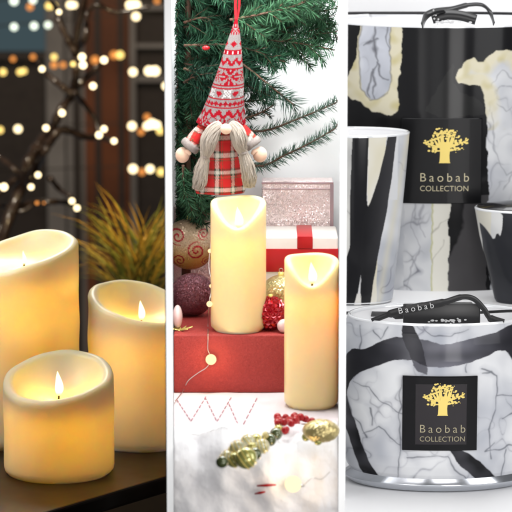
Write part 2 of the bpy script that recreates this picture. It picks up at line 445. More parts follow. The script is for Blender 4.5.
# ------------------------------------------------------------ lit twigs and string lights
Yt = 2700; kT = K(Yt)
tw = thing('lit_twig_branch', 'tangle of dark bare twigs wrapped with small warm fairy lights', 'branch', W(40, 300, Yt))
org = W(40, 300, Yt)
def TP(px, py, dy=0): return W(px, py, Yt+dy)-org
paths = [([(-10, 300), (4, 235), (20, 190), (27, 165), (38, 145), (52, 128), (60, 112), (72, 92), (76, 70), (76, 40), (84, 0), (88, -30)], 4.2),
         ([(27, 180), (33, 160), (50, 142), (62, 130), (85, 137), (100, 137), (112, 141)], 3.4),
         ([(30, 180), (36, 168), (46, 150), (55, 138), (62, 128)], 3.0),
         ([(72, 94), (60, 85), (48, 75), (42, 68), (38, 62)], 2.4),
         ([(70, 92), (84, 80), (96, 68), (104, 60)], 3.0),
         ([(75, 52), (66, 36), (58, 18), (58, 12), (50, 0)], 2.6),
         ([(-20, 200), (0, 192), (14, 180), (28, 172)], 3.0),
         ([(-20, 150), (0, 158), (15, 170), (28, 182)], 2.6),
         ([(-10, 250), (5, 222), (25, 205), (50, 202), (68, 203), (76, 208)], 2.8),
         ([(50, 178), (60, 190), (70, 196), (74, 200)], 2.0),
         ([(74, 92), (84, 104), (94, 118), (99, 132)], 2.0),
         ([(78, 48), (86, 36), (87, 15), (96, 5), (118, 12), (150, 6)], 2.2),
         ([(-20, 225), (0, 205), (20, 212), (40, 200)], 2.2)]
for pts, r in paths:
    sp_ = spline([TP(x, y, random.uniform(-40, 40)) for x, y in pts], 8)
    n = len(sp_); v, f = tube(sp_, [1.55*r*kT*(1-.5*i/n)*(1+.12*math.sin(i*1.3)) for i in range(n)], 10)
    link('twig', v, f, M['twig'], tw)
def bulbs(parent, org, Y, lst):
    for x, y, r, c in lst:
        p = W(x, y, Y)-org; k = K(Y)
        v, f = ball((0, 0, 0), r*k*random.uniform(.62, .82), 20, 14); o = link('bulb', v, f, M['b_'+c], parent, loc=p)
bulbs(tw, org, Yt-60, [(59, 12, 3.6, 'white'), (42, 69, 3.6, 'white'), (82, 57, 4.6, 'white'), (83, 65, 4.2, 'white'), (104, 60, 4.2, 'white'),
    (93, 86, 4.6, 'white'), (62, 113, 4.4, 'white'), (46, 128, 3.8, 'white'), (104, 129, 4.6, 'white'), (99, 135, 4.4, 'white'), (114, 141, 4.2, 'white'),
    (38, 175, 4.2, 'white'), (31, 187, 4.2, 'white'), (4, 187, 4.4, 'white'), (-3, 186, 4, 'white'), (72, 201, 4, 'white'), (77, 208, 4, 'white'), (37, 203, 2.2, 'orange'), (44, 203, 1.8, 'orange'), (73, 64, 3.4, 'yellow')])
rows = [('topmost string of lights along the window, warm and white', [(14, 1, 5, 'cool'), (33, 0, 4, 'cool'), (30, 7, 4, 'orange'), (49, 6, 4, 'yellow'), (54, 6, 4, 'yellow'), (70, 5, 4.4, 'white'), (74, 5, 4, 'white'), (130, 5, 4.6, 'white'), (136, 5, 4.8, 'white'), (157, 1, 4, 'orange')]),
        ('second string of lights, greenish white bulbs under the topmost one', [(14, 27, 4.8, 'cool'), (34, 26, 4.8, 'cool'), (48, 25, 4.4, 'cool'), (136, 16.5, 4.8, 'white')]),
        ('string of mixed orange and yellow lights at the height of the window rail', [(13, 59, 3.4, 'orange'), (33, 57, 3.8, 'orange'), (54, 57, 4.4, 'yellow'), (54, 65, 4.4, 'orange'), (63, 65, 4, 'orange'), (95, 60, 5, 'orange'), (114, 55, 4.6, 'orange'), (120, 55, 4.6, 'yellow'), (3, 72, 4.2, 'yellow'), (20, 72, 3.8, 'yellow'), (24, 71, 3.4, 'yellow'), (133, 72, 5.4, 'white'), (149, 71, 5, 'white'), (155, 71, 5.4, 'white'), (166, 86, 4, 'white')]),
        ('fourth string of lights, a bright cluster right of the wooden post', [(0, 130, 3.8, 'yellow'), (18, 129, 4.6, 'white'), (132, 126, 5, 'white'), (147, 126, 5, 'white'), (152, 124, 5.6, 'white'), (157, 125, 5, 'white'), (160, 131, 4.8, 'yellow'), (147, 117, 4.4, 'orange'), (141, 132, 4.4, 'orange')]),
        ('lowest string of lights, just above the grass plant', [(133, 169, 5.4, 'white'), (142, 172, 4.8, 'orange'), (150, 169, 5.4, 'white'), (161, 172, 5.2, 'yellow')])]
for i, (lab, lst) in enumerate(rows):
    Y = 5200; og = W(80, lst[0][1], Y); t = thing('string_lights', lab, 'string lights', og, 'strings of lights along the window')
    bulbs(t, og, Y, lst)
    xs = sorted(lst); pts = [W(-30, xs[0][1]+3, Y+14)-og]+[W(x, y-3, Y+14)-og for x, y, r, c in xs]+[W(200, xs[-1][1], Y+14)-og]
    link('wire', *tube(pts, 1.6, 6), M['dark_wire'], t)

# ------------------------------------------------------------ grass plant
Yg = 1700; kG = K(Yg); og = W(140, 330, Yg)
gp = thing('grass_plant', 'spiky ornamental grass with tips coloured as warm-lit, behind the right candle', 'plant', og)
mb = MB(); rnd = random.Random(3)
for i in range(170):
    a = rnd.gauss(0, .27); L = rnd.uniform(75, 135)*kG*(1-.35*abs(a)); bx = rnd.uniform(-14, 14)*kG; by = rnd.uniform(-14, 14)*kG
    yl = rnd.gauss(0, .2); bend = rnd.uniform(.1, .6)*(1 if a > 0 else -1); wd = rnd.uniform(2.0, 3.6)*kG
    tip = rnd.choice([(.62, .36, .03), (.75, .42, .04), (.50, .42, .05), (.30, .33, .04)]); v = []; c = []  # warm light on the tips is put into their colour
    for s in range(7):
        q = s/6; an = a+bend*q*q
        p = Vector((bx+L*q*math.sin(an), by+L*q*yl, 22*kG+L*q*math.cos(an)))
        ww = wd*(1-q)**.6+.05
        v += [p+Vector((-ww/2, 0, 0)), p+Vector((0, -ww*.35, 0)), p+Vector((ww/2, 0, 0))]
        cc = tuple(.03*(1-q**1.6)+tip[0]*q**1.6 if k == 0 else (.055*(1-q**1.6)+tip[1]*q**1.6 if k == 1 else .012*(1-q)+tip[2]*q) for k in range(3)); c += [cc]*3
    f = []
    for s in range(6):
        for k in range(2): f.append((s*3+k, s*3+k+1, s*3+k+4, s*3+k+3))
    mb.add(v, f, c)
mb.build('grass_blades', M['blade'], gp, cols=True)
link('pot', *lathe([(0.1, -60*kG), (22*kG, -60*kG), (30*kG, 22*kG), (33*kG, 26*kG), (29*kG, 26*kG), (26*kG, 16*kG), (.1, 16*kG)], 40), M['pot'], gp)
lamp('plant_fill', 'AREA', (-330, 1300, 360), 4.0, (1, .74, .38), 90, (og.x, og.y, og.z+60*kG))  # unseen warm fill that brightens the grass
# plant stand
v, f = bevbox(og.x-60*kG, og.x+40*kG, Yg-45*kG, Yg+45*kG, zL-520, og.z-60.5*kG, 4)
tag(link('plant_stand', v, f, M['dark_lining']), 'dark stand hidden behind the right candle, carrying the grass pot', 'stand')

# ------------------------------------------------------------ Christmas bay: red box, gifts, cloth
fb = W(250, 335, -6).z                              # top of the red box
xw = 82.5
v, f = bevbox(-xw*K(-6, -60), xw*K(-6, -60), -6, 222, zM+.3, fb, 1.6)
tag(link('red_box', v, f, M['red_box']), 'long red glittery box carrying a candle, baubles and gifts', 'box')
p1 = F(238.5, 329.5, fb)
def dip(base, front, side=0, w=.75):
    def g(a):
        a = (a+PI) % (2*PI)-PI
        return base - front*math.exp(-(a/w)**2) + side*math.sin(a) + .5*math.sin(3*a)
    return g
k1 = K(p1.y, fb)
candle('slim lit candle on the red box beneath the hanging gnome', p1, 27.6*k1, 0, M['wax_pale'], dip(132*k1, 25*k1, .5, .95), 101*k1, 22, M['flame2'], .030, rim=7*k1, wall=6*k1, seg=80, fy=-9, cavtop=5, lz=86*k1, tint=(1, .62, .20), flamepow=.001, noisew=.15, fw=.19)
p2 = F(311.3, 405.5, zM); k2 = K(p2.y, zM)
candle('slim lit candle standing lower, in front of the red box', p2, 27*k2, 0, M['wax_pale'], dip(151*k2, 25*k2, -.5, .95), 122*k2, 22, M['flame2'], .030, rim=7*k2, wall=6*k2, seg=80, fy=-9, cavtop=5, lz=108*k2, tint=(1, .62, .20), flamepow=.001, noisew=.15, fw=.19)
# pink glitter boxes
def boxpx(name, x0, x1, ytop, Y, depth, m, lab, cat, zb=None, b=1.2):
    a = W(x0, ytop, Y); c = W(x1, ytop, Y)
    v, f = bevbox(a.x, c.x, Y, Y+depth, (zb if zb is not None else fb)+.3, a.z, b)
    cx = (a.x+c.x)/2; t = thing(name, lab, cat, (cx, Y+depth/2, (zb or fb)+.3))
    v = [(x-cx, y-Y-depth/2, z-fb-.3) for x, y, z in v]
    link('box_body', v, f, m, t); return t, (a.x-cx, c.x-cx, -depth/2, depth/2, a.z-fb-.3)
t, (xa, xb, ya, yb, zt) = boxpx('glitter_box', 262, 333, 181, 190, 26, M['glitter_pink'], 'tall pink silver glitter box behind the white gift', 'gift box')
for a in ((xa, xb, zt-3, zt-1.2), (xa, xb, zt-9, zt-8)):
    v, f = bevbox(a[0]-.6, a[1]+.6, ya-.9, ya+.6, a[2], a[3], .3); link('trim', v, f, M['silver_trim'], t)
v, f = bevbox(xb-3, xb+.7, ya-.95, ya+.5, 0, zt-3.2, .3); link('trim', v, f, M['silver_trim'], t)
for zz in (20, 27, 34, 41, 48):
    v, f = bevbox(xa, xb-3, ya-.5, ya+.5, zz, zz+.6, .1); link('groove', v, f, M['silver_trim'], t)
boxpx('glitter_box', 173.5, 214, 207, 185, 30, M['glitter_pink'], 'pink glitter box behind the swirled gold bauble', 'gift box')
t, (xa, xb, ya, yb, zt) = boxpx('gift_box', 254, 338, 237, 112, 70, M['gift_white'], 'white gift box with wide red ribbon behind the lower candle', 'gift box', b=2)
zr0, zr1 = W(270, 272, 112).z-fb, W(270, 249, 112).z-fb
v, f = bevbox(xa-.5, xb+.3, ya-.8, yb+.6, zr0, zr1, .4); link('ribbon', v, f, M['gift_red'], t)
xr = W(304, 240, 112).x-(W(254, 237, 112).x+W(338, 237, 112).x)/2
v, f = bevbox(xr-7, xr+9, ya-1.2, yb+.8, zr1+.2, zt+.9, .4)
link('ribbon', v, f, M['gift_red'], t)


# baubles
def bauble(name, label, c, r, m, cols=None, su=64, sv=48, cap=True, sq=(1, 1, 1)):
    t = thing(name, label, 'bauble', (c[0], c[1], c[2]-r))
    v, f = ball((0, 0, r), r, su, sv, sq)
    cc = [cols(Vector(p)-Vector((0, 0, r))) for p in v] if cols else None
    link('ball', v, f, m, t, cols=cc)
    if cap:
        link('cap', *lathe([(.1, 2*r+3), (r*.13, 2*r+3), (r*.15, 2*r-.6)], 16), M['gold'], t)
        link('hook', *tube([(r*.09*math.sin(a), 0, 2*r+3+r*.09*(1-math.cos(a))) for a in [2*PI*i/12 for i in range(13)]], .4, 6), M['wire'], t)
    return t
r0 = 27
cb = W(189, 250, 100); 
rp = 20; cP = Vector((W(196, 300, 62).x, 62, fb+rp))
def swirl(p):
    r = p.length; x, z = p.x/r0, p.z/r0
    base = Vector((.46, .34, .22)).lerp(Vector((.55, .33, .08)), max(0, min(1, -z*1.6+.2)))
    for cx, cz, s, dr_ in ((-.45, .42, .34, 1), (.28, -.12, .36, -1), (-.38, -.52, .26, 1), (.55, .5, .22, 1), (.66, -.6, .2, -1)):
        dx, dz = x-cx, z-cz; d = math.hypot(dx, dz)
        if d < s:
            a = math.atan2(dz, dx)*dr_; ph = (d/s*1.9-a/(2*PI)) % 1
            if ph < .36: return (.34, .01, .02)
    return tuple(base)
# dark purple pouch-like bauble below, gold one resting on it against the box behind
gb = bauble('bauble', 'large gold and silver bauble painted with red swirls', (cb.x, 138, cb.z), r0, M['bauble_swirl'], swirl, 160, 120)
v, f = ball((0, 0, 20), 20, 48, 32, (1.15, .9, 1.0))
mb = MB(); v = [(x*(1+.06*nz(x*.1, y*.1, z*.1)), y, max(z, 0)) for x, y, z in v]
px0 = W(192, 300, 78)
v = [(x, y, z*1.12) for x, y, z in v]
t = link('glitter_pouch', v, f, M['bauble_purple'], loc=(px0.x, 92, fb+.4)); tag(t, 'dark purple glittery pouch under the swirled gold bauble', 'pouch')
bauble('bauble', 'pale pink flattened bauble peeking in at the left edge of the red box', (W(175.6, 298, 30).x+2, 26, fb+12.3), 12, M['bauble_pink'], cap=False, sq=(.42, 1, 1))
# faceted red bauble and gold bauble
def facet(p): return p
t = thing('bauble', 'faceted shiny red bauble between the two slim candles', 'bauble', (W(270.5, 318, 20).x, 22, fb+.3))
su, sv = 18, 12; v = []; f = []
R_ = 16.5
for j in range(sv+1):
    th = PI*j/sv
    for i in range(su):
        a = 2*PI*(i+(.5 if j % 2 else 0))/su; v.append((R_*math.sin(th)*math.sin(a), -R_*math.sin(th)*math.cos(a), R_+R_*math.cos(th)))
for j in range(sv):
    for i in range(su):
        k = (i+1) % su
        if j % 2: f += [(j*su+i, (j+1)*su+k, j*su+k), (j*su+i, (j+1)*su+i, (j+1)*su+k)]
        else: f += [(j*su+i, (j+1)*su+i, j*su+k), (j*su+k, (j+1)*su+i, (j+1)*su+k)]
fv = []; ff = []
for q in f:                                        # each facet a small raised pyramid
    a, b, c = (Vector(v[i]) for i in q)
    if (a-b).length < .01 or (b-c).length < .01 or (a-c).length < .01: continue
    m_ = (a+b+c)/3; n_ = (m_-Vector((0, 0, R_))).normalized(); n0 = len(fv)
    fv += [a, b, c, m_+n_*1.6]; ff += [(n0, n0+1, n0+3), (n0+1, n0+2, n0+3), (n0+2, n0, n0+3)]
link('ball', fv, ff, M['bauble_red'], t, smooth=False)
link('cap', *lathe([(.1, 2*R_+3), (2.2, 2*R_+3), (2.4, 2*R_-.6)], 14), M['gold'], t)
bauble('bauble', 'matt gold bauble tucked behind the faceted red one', (W(281, 300, 84).x, 86, fb+22.4), 22, M['bauble_gold'])
v, f = ball((0, 0, 7), 7, 24, 16, (1, .8, 1)); v = [(x*(1+.05*nz(x*.3, y*.3, z*.3)), y, z) for x, y, z in v]
tag(link('pompom', v, f, M['bauble_pink'], loc=(W(284, 330, 6).x, 4, fb+.3)), 'small pale pink pompom beside the faceted red bauble', 'pompom')
# gold leaf on the box
t = thing('gold_sprig', 'little gold glitter leaf sprig lying on the left end of the red box', 'sprig', F(180, 331, fb)+Vector((0, 0, .4)))
mb = MB()
for an, L in ((.2, 13), (.9, 10), (1.6, 8), (2.4, 9), (3.1, 12), (-.5, 9)):
    d = Vector((math.cos(an), math.sin(an)*1.3, .25)); n_ = Vector((-d.y, d.x, 0)).normalized(); v = []
    for s in range(6):
        q = s/5; wd = 3.0*math.sin(PI*min(1, q*.9+.08)); p = d*L*q
        v += [p-n_*wd*.5, p+Vector((0, 0, 1.0)), p+n_*wd*.5]
    mb.add(v, [(s*3+k, s*3+k+1, s*3+k+4, s*3+k+3) for s in range(5) for k in range(2)])
mb.build('leaves', M['gold_leaf'], t)

# table runner with stitched zigzag
v = []; f = []; nx, ny = 60, 40; y0_, y1_ = -226, -10
for j in range(ny+1):
    for i in range(nx+1):
        q = i/nx; y = y0_+(y1_-y0_)*j/ny; h = 82*K(y, -150)
        v.append((-h+2*h*q, y, zM+.8+.9*abs(nz(q*5, y*.03))))
for j in range(ny):
    for i in range(nx): a = j*(nx+1)+i; f.append((a, a+1, a+nx+2, a+nx+1))
v = [(x, y, z) if (x-p2.x)**2+(y-p2.y)**2 > 32**2 else (x, y, zM+.15) for x, y, z in v]
ro = link('table_runner', v, f, M['cloth_white']); tag(ro, 'white cloth with dashed red zigzag stitching under the red box', 'cloth')
mb = MB()
for poly in ([(177, 400), (191, 421), (207, 395)], [(205, 397), (217, 421.5), (232, 396)], [(229, 404), (240.5, 430), (258, 396)]):
    for (xa, ya), (xb, yb) in zip(poly[:-1], poly[1:]):
        A = F(xa, ya, zM+1.8); B = F(xb, yb, zM+1.8); n = 6
        for s in range(n): mb.add(*tube([A.lerp(B, s/n), A.lerp(B, (s+.3)/n)+Vector((0, 0, .3)), A.lerp(B, (s+.62)/n)], .4, 6))
mb.build('stitching', M['stitch'], ro)

# snow fluff
def snowz(x, y):
    b = zM+4+10*nz(x*.018, y*.016, 3)+6*nz(x*.05, y*.045, 1)+2*nz(x*.12, y*.11, 7)+.9*nz(x*.3, y*.3, 8)+.3*nz(x*.7, y*.7, 9)
    edge = max(0, min(1, (-148+14*nz(x*.03, 2)-y-10)/45)); edge = edge*edge*(3-2*edge)
    return zM+.3+edge*max(1.5, b-zM+10)
v = []; f = []; nx, ny = 260, 260
for j in range(ny+1):
    s = j/ny*330
    for i in range(nx+1):
        q = i/nx
        y = -140-s if s < 112 else -252-22*math.sin(min(1, (s-112)/60)*PI/2)
        hw = 81.6*K(max(y, YF), -180); x = -hw+2*hw*q
        z = snowz(x, y)
        if s >= 112:
            u = s-112; z = snowz(x, -252)-(u**1.25)*.20; y += 9*nz(x*.03, z*.03, 9)+3*nz(x*.08, z*.08, 4)+.8*nz(x*.25, z*.25, 5)+.3*nz(x*.6, z*.6, 6)
        v.append((x, y, z))
for j in range(ny):
    for i in range(nx): a = j*(nx+1)+i; f.append((a, a+nx+1, a+nx+2, a+1))
from mathutils.bvhtree import BVHTree
BVH = BVHTree.FromPolygons([Vector(q) for q in v], f)
sn = link('snow_fluff', v, f, M['snow']); tag(sn, 'white artificial snow fluff spread in front', 'artificial snow', kind='stuff')


# bead garland
gl = thing('bead_garland', 'garland of red berries and gold green glass beads lying on the snow', 'garland', F(280, 440, zM))
og = F(280, 440, zM)
def GP(px, py, r):
    p = F(px, py, zM+r)                                # lie on the snow
    for _ in range(4): p = F(px, py, max(snowz(p.x, p.y), zM)+r*.9)
    return p-og
rnd = random.Random(11)
for i in range(34):
    px, py = 290+rnd.gauss(0, 8)*1.0, 424+rnd.gauss(0, 3.6)
    if px > 313: px = 300
    r = rnd.uniform(2.6, 3.8); p = GP(px, py, r); link('berry', *ball((0, 0, 0), r, 14, 10), M['berry'], gl, loc=p+Vector((0, rnd.uniform(-4, 4), rnd.uniform(2.5, 6))))
for px, py, r, m in [(238, 449, 8, 'bead_glass'), (248, 442, 7, 'bead_glass'), (256, 441, 6.5, 'bead_green'), (262, 446, 7, 'bead_glass'), (246, 458, 10, 'bead_green'),
        (234, 460, 7, 'bead_green'), (227, 458, 7, 'bead_glass'), (222, 462, 5.5, 'bead_dark'), (255, 454, 6, 'bead_dark'), (240, 452, 5, 'bead_dark'), (270, 440, 6, 'bead_dark'), (276, 434, 6, 'bead_dark'), (279, 430, 5, 'bead_green'),
        (266, 436, 4, 'bead_glass'), (252, 448, 5, 'bead_green'), (232, 452, 5, 'bead_glass')]:
    bd = link('bead', *ball((0, 0, 0), r, 24, 16), M[m], gl, loc=GP(px, py, r))
    if m != 'bead_dark':
        tl = rnd.uniform(-.8, .8); mb = MB()
        for off_ in (-.35, .1, .5):
            rr = r*math.sqrt(1-off_*off_)+.25
            mb.add(*tube([(r*off_*math.cos(tl)-rr*math.cos(a_)*math.sin(tl), rr*math.sin(a_), r*off_*math.sin(tl)+rr*math.cos(a_)*math.cos(tl)) for a_ in [2*PI*i/24 for i in range(25)]], .42, 5))
        mb.build('wire_wrap', M['gold'], bd)
v, f = ball((0, 0, 0), 17, 40, 20, (1, .8, .62)); v = [(x*(1+.05*nz(x*.2, y*.2, 1)), y, z*(1+.1*nz(x*.3, y*.3, 2))) for x, y, z in v]
tag(link('gold_disc', v, f, M['bauble_gold'], gl, loc=GP(321, 431, 10)), 'flattened gold green foil ball')
for px, py in ((306, 437), (330, 428), (318, 441)): link('bead', *ball((0, 0, 0), 4, 16, 12), M['bead_green'], gl, loc=GP(px, py, 4))
link('cord', *tube(spline([GP(x, y, 2.5) for x, y in ((222, 462), (246, 455), (262, 444), (276, 433), (290, 425), (320, 431))], 6), .8, 6), M['dark_wire'], gl)
def SF(px, py, r):                                     # where a view ray meets the snow
    o_ = Vector((0, -D*cp, D*sp)); d_ = (W(px, py, 0)-o_).normalized()
    return BVH.ray_cast(o_, d_)[0] - d_*r
mb = MB()
A = SF(257, 485, 2); B = SF(276, 484, 2); A2 = SF(255, 493, 2); B2 = SF(265, 491, 2)
for P_, Q_ in ((A, B), (A2, B2)):
    P_ = P_+Vector((0, -3, 0)); Q_ = Q_+Vector((0, -3, 0)); mb.add(*tube([P_-A, (P_+Q_)/2-A, Q_-A], [.8, 1.4, .7], 8))
tag(mb.build('red_twigs', M['berry'], loc=A), 'two short dark red stems stuck in the snow near the glowing bulb', 'stems')

# wire with micro lights over the red box
og = F(208, 336, fb)
wl = thing('wire_lights', 'fine silver wire with little glowing bulbs hanging over the red box', 'string lights', og)
front = lambda px, py, d=2: W(px, py, -6-d)
wp = [W(213, 225, 70), W(210, 250, 56), W(209, 268, 44), W(212, 285, 30), W(209, 304, 12), F(208, 325, fb+1.2), F(208, 331, fb+1.4), W(208, 334.5, -9), front(208, 340), front(208, 350, 3), front(211, 358, 3), front(207, 367, 3), front(198, 373, 3), front(188, 381, 3), F(183, 391, zM+2.4), F(174.5, 402, zM+3)]
wp = [p-og for p in wp]
link('wire', *tube(spline(wp, 6), .45, 6), M['wire'], wl)
M['bulb_glow'] = emis('bulb_glow', (1, .66, .34), 1.7)
for q, r in ((front(211, 359.5, 7), 5.4), (W(210, 251, 56), 2.2), (W(211, 286, 28), 1.8), (W(209.5, 304, 11), 3.0)):
    link('bulb', *ball((0, 0, 0), r, 20, 14), M['bulb_glow'], wl, loc=q-og)
lamp('bulb_lamp', 'POINT', tuple(front(211, 359.5, 7)-og), .012, (1, .6, .3), 5.5, parent=wl).location += Vector((0, -9, 0))
q = SF(293, 483, 8)+Vector((0, -4, 0))
t = thing('fairy_bulb', 'blurred glowing bulb resting in the snow fluff', 'light bulb', q)
link('bulb', *ball((0, 0, 0), 7.5, 24, 16), emis('snow_bulb', (1, .74, .40), 1.7), t)
link('socket', *tube([(6.5, 3, -2), (10, 5, -3)], [1.6, 1.0], 10), M['wire'], t)
link('wire', *tube(spline([(9, 5, -3), (18, 7, 4), (26, 10, 2), (34, 14, 8)], 6), .4, 6), M['wire'], t)
lamp('snow_bulb_lamp', 'POINT', (0, -12, 4), .014, (1, .7, .4), 6, parent=t)

# ------------------------------------------------------------ fir tree
tr = thing('christmas_tree', 'dark green fir tree with bristly branches behind the gnome', 'tree', (W(186, 300, 150).x, 150, fb+.3))
to = Vector(tr.location)
rnd = random.Random(21)
link('trunk', *tube([Vector((0, 0, 0)), Vector((1, 0, 120)), Vector((3, 4, 300)), Vector((3, 4, 520))], [5, 4.5, 3.6, 2.5], 12), M['bark'], tr)
def needles(mb, path, L, dens, spread=.9, cset=None, flat=1.0):
    n = len(path)
    for i in range(n-1):
        a, b = path[i], path[i+1]; seg = (b-a).length; t = (b-a).normalized()
        for k in range(max(1, int(seg*dens*2.2))):
            p = a.lerp(b, rnd.random()); r_ = Vector((rnd.gauss(0, 1), rnd.gauss(0, 1)*flat, rnd.gauss(0, 1))); r_ = (r_-t*r_.dot(t)).normalized()
            d = (r_*spread+t*rnd.uniform(.35, .9)).normalized()*L*rnd.uniform(.65, 1.15)
            e = p+d+Vector((0, 0, -.06*L)); s_ = d.cross(Vector((rnd.gauss(0, 1), rnd.gauss(0, 1), rnd.gauss(0, 1)))).normalized()*.42
            g = rnd.random(); c0 = cset[0] if cset else (.006, .028, .015); c1 = cset[1] if cset else (.028, .10, .048)
            c = tuple(c0[q]*(1-g)+c1[q]*g for q in range(3))
            m_ = p.lerp(e, .55)
            if abs((e+to).x) > 82*K((e+to).y, 0) or (e+to).y > YB-1 : continue
            mb.add([p-s_*.7, p+s_*.7, m_+s_, m_-s_, e], [(0, 1, 2, 3), (3, 2, 4)], c)
def branch(pts, L=11, dens=1.6, tw_=7, twl=26, cset=None, rad=1.6, flat=1.0):
    """pts are (px, py, Y)"""
    path = [Vector((max(-80.5*K(q.y), min(80.5*K(q.y), q.x)), q.y, q.z))-to for q in spline([W(*p) for p in pts], 6)]
    path = [q for i, q in enumerate(path) if i == 0 or (q-path[i-1]).length > .5]
    mb = MB(); n = len(path)
    v, f = tube(path, [rad*(1-.7*i/n) for i in range(n)], 6); b = link('branch', v, f, M['bark'], tr)
    needles(mb, path, L, dens, cset=cset, flat=flat)
    tb = MB()
    for k in range(tw_):
        i = int(n*(.12+.8*k/max(1, tw_))); i = min(i, n-2); p = path[i]; t = (path[i+1]-p).normalized()
        sd = Vector((rnd.gauss(0, .3), rnd.gauss(0, .5)*flat, (1 if k % 2 else -1)*rnd.uniform(.5, 1)))
        d = (t*1.0+sd*.8).normalized()*twl*rnd.uniform(.6, 1.2)*(1-.4*k/tw_)
        e = p+d
        if (e+to).y > YB-6: d.y = 0; e = p+d
        if abs((e+to).x) > 80*K((e+to).y): continue
        q = [p, p+d*.5+Vector((0, 0, -1)), e+Vector((0, 0, -3))]
        tb.add(*tube(q, [.8, .6, .3], 5)); needles(mb, q, L*.85, dens, cset=cset, flat=flat)
    if tb.v: tb.build('twig', M['bark'], b)
    mb.build('needles', M['needle'], b, smooth=False, cols=True)
hi = ((.012, .045, .022), (.06, .16, .075)); gy = ((.03, .06, .045), (.14, .22, .17)); dk = ((.004, .018, .011), (.016, .06, .032))
# upper mass
for i in range(26):
    y0 = -28+i*4.6; x1 = rnd.uniform(225, 300)-max(0, y0-45)*.75; Y0 = rnd.uniform(120, 190)
    branch([(184, y0, Y0), ((184+x1)/2, y0+rnd.uniform(-8, 8), Y0-10), (x1, y0+rnd.uniform(2, 24), Y0-rnd.uniform(10, 60))], L=16, dens=1.4, tw_=8, twl=30, cset=dk if i % 3 == 0 else None)
for pts in ([(200, -20, 160), (255, 5, 140), (310, 12, 120), (345, 6, 115)], [(200, 10, 165), (260, 28, 140), (310, 34, 125), (345, 30, 118)], [(190, 25, 150), (240, 38, 130), (290, 42, 118), (335, 50, 110)],
            [(210, -30, 130), (250, -12, 120), (300, -8, 110), (342, -16, 105)], [(230, 20, 100), (262, 14, 92), (300, 4, 88), (330, -12, 84)], [(240, -5, 150), (280, 8, 140), (318, 22, 130), (346, 24, 125)], [(240, 30, 165), (275, 20, 150), (310, 18, 140), (344, 40, 130)], [(215, 40, 170), (250, 50, 150), (290, 50, 140), (320, 42, 135)]):
    branch(pts, L=16, dens=1.7, tw_=12, twl=32, cset=hi)
# single bristly branches
branch([(222, 52, 120), (245, 66, 105), (268, 84, 95), (295, 106, 85)], L=20, dens=1.5, tw_=0, cset=dk)
branch([(215, 55, 150), (240, 58, 135), (262, 60, 125), (290, 52, 120)], L=13, dens=1.6, tw_=6, twl=22)
branch([(222, 128, 150), (262, 131, 135), (300, 118, 125), (343, 100, 115)], L=11, dens=2.2, tw_=0, cset=gy)
branch([(222, 150, 150), (258, 166, 140), (285, 155, 130), (312, 142, 120), (343, 124, 112)], L=12, dens=2.4, tw_=0, cset=gy)
branch([(222, 120, 150), (245, 118, 140), (262, 112, 130), (275, 104, 120)], L=9, dens=1.2, tw_=3, twl=14, cset=dk)
# lower left mass
for pts in ([(183, 96, 150), (195, 105, 130), (215, 118, 110)], [(183, 115, 160), (198, 118, 140), (225, 130, 130), (248, 140, 130)], [(183, 130, 140), (190, 140, 125), (210, 150, 115)],
            [(183, 150, 165), (200, 160, 150), (235, 158, 145)], [(183, 170, 140), (188, 182, 120), (204, 200, 110)], [(183, 186, 150), (190, 198, 130), (206, 216, 120)],
            [(183, 165, 120), (184, 186, 110), (190, 206, 104)], [(183, 200, 160), (186, 208, 140), (200, 224, 125)], [(183, 140, 185), (210, 138, 175), (250, 132, 168)], [(183, 110, 185), (215, 105, 175), (262, 100, 165)]):
    branch(pts, L=11, dens=1.7, tw_=8, twl=22, cset=hi if pts[0][1] % 20 else None)
for i in range(9):
    y0 = 92+i*14; branch([(182, y0, 195), (196, y0+4, 190), (216+rnd.uniform(-12, 14)-i*1.5, y0+rnd.uniform(-4, 16), 180)], L=12, dens=1.6, tw_=8, twl=24, cset=dk if i % 2 else hi)
for i in range(30):
    y0 = -20+i*8.2; branch([(187, y0, 160+(i%3)*12), (181, y0+3, 150), (176.5, y0+rnd.uniform(4, 10), 140)], L=12, dens=2.2, tw_=3, twl=14, cset=dk if i % 2 else (hi if y0 > 90 else None))
link('berry_pick', *ball((0, 0, 0), 1, 8, 6), M['berry'], tr, loc=W(206, 48, 80)-to).scale = (4, 2.5, 2.5)

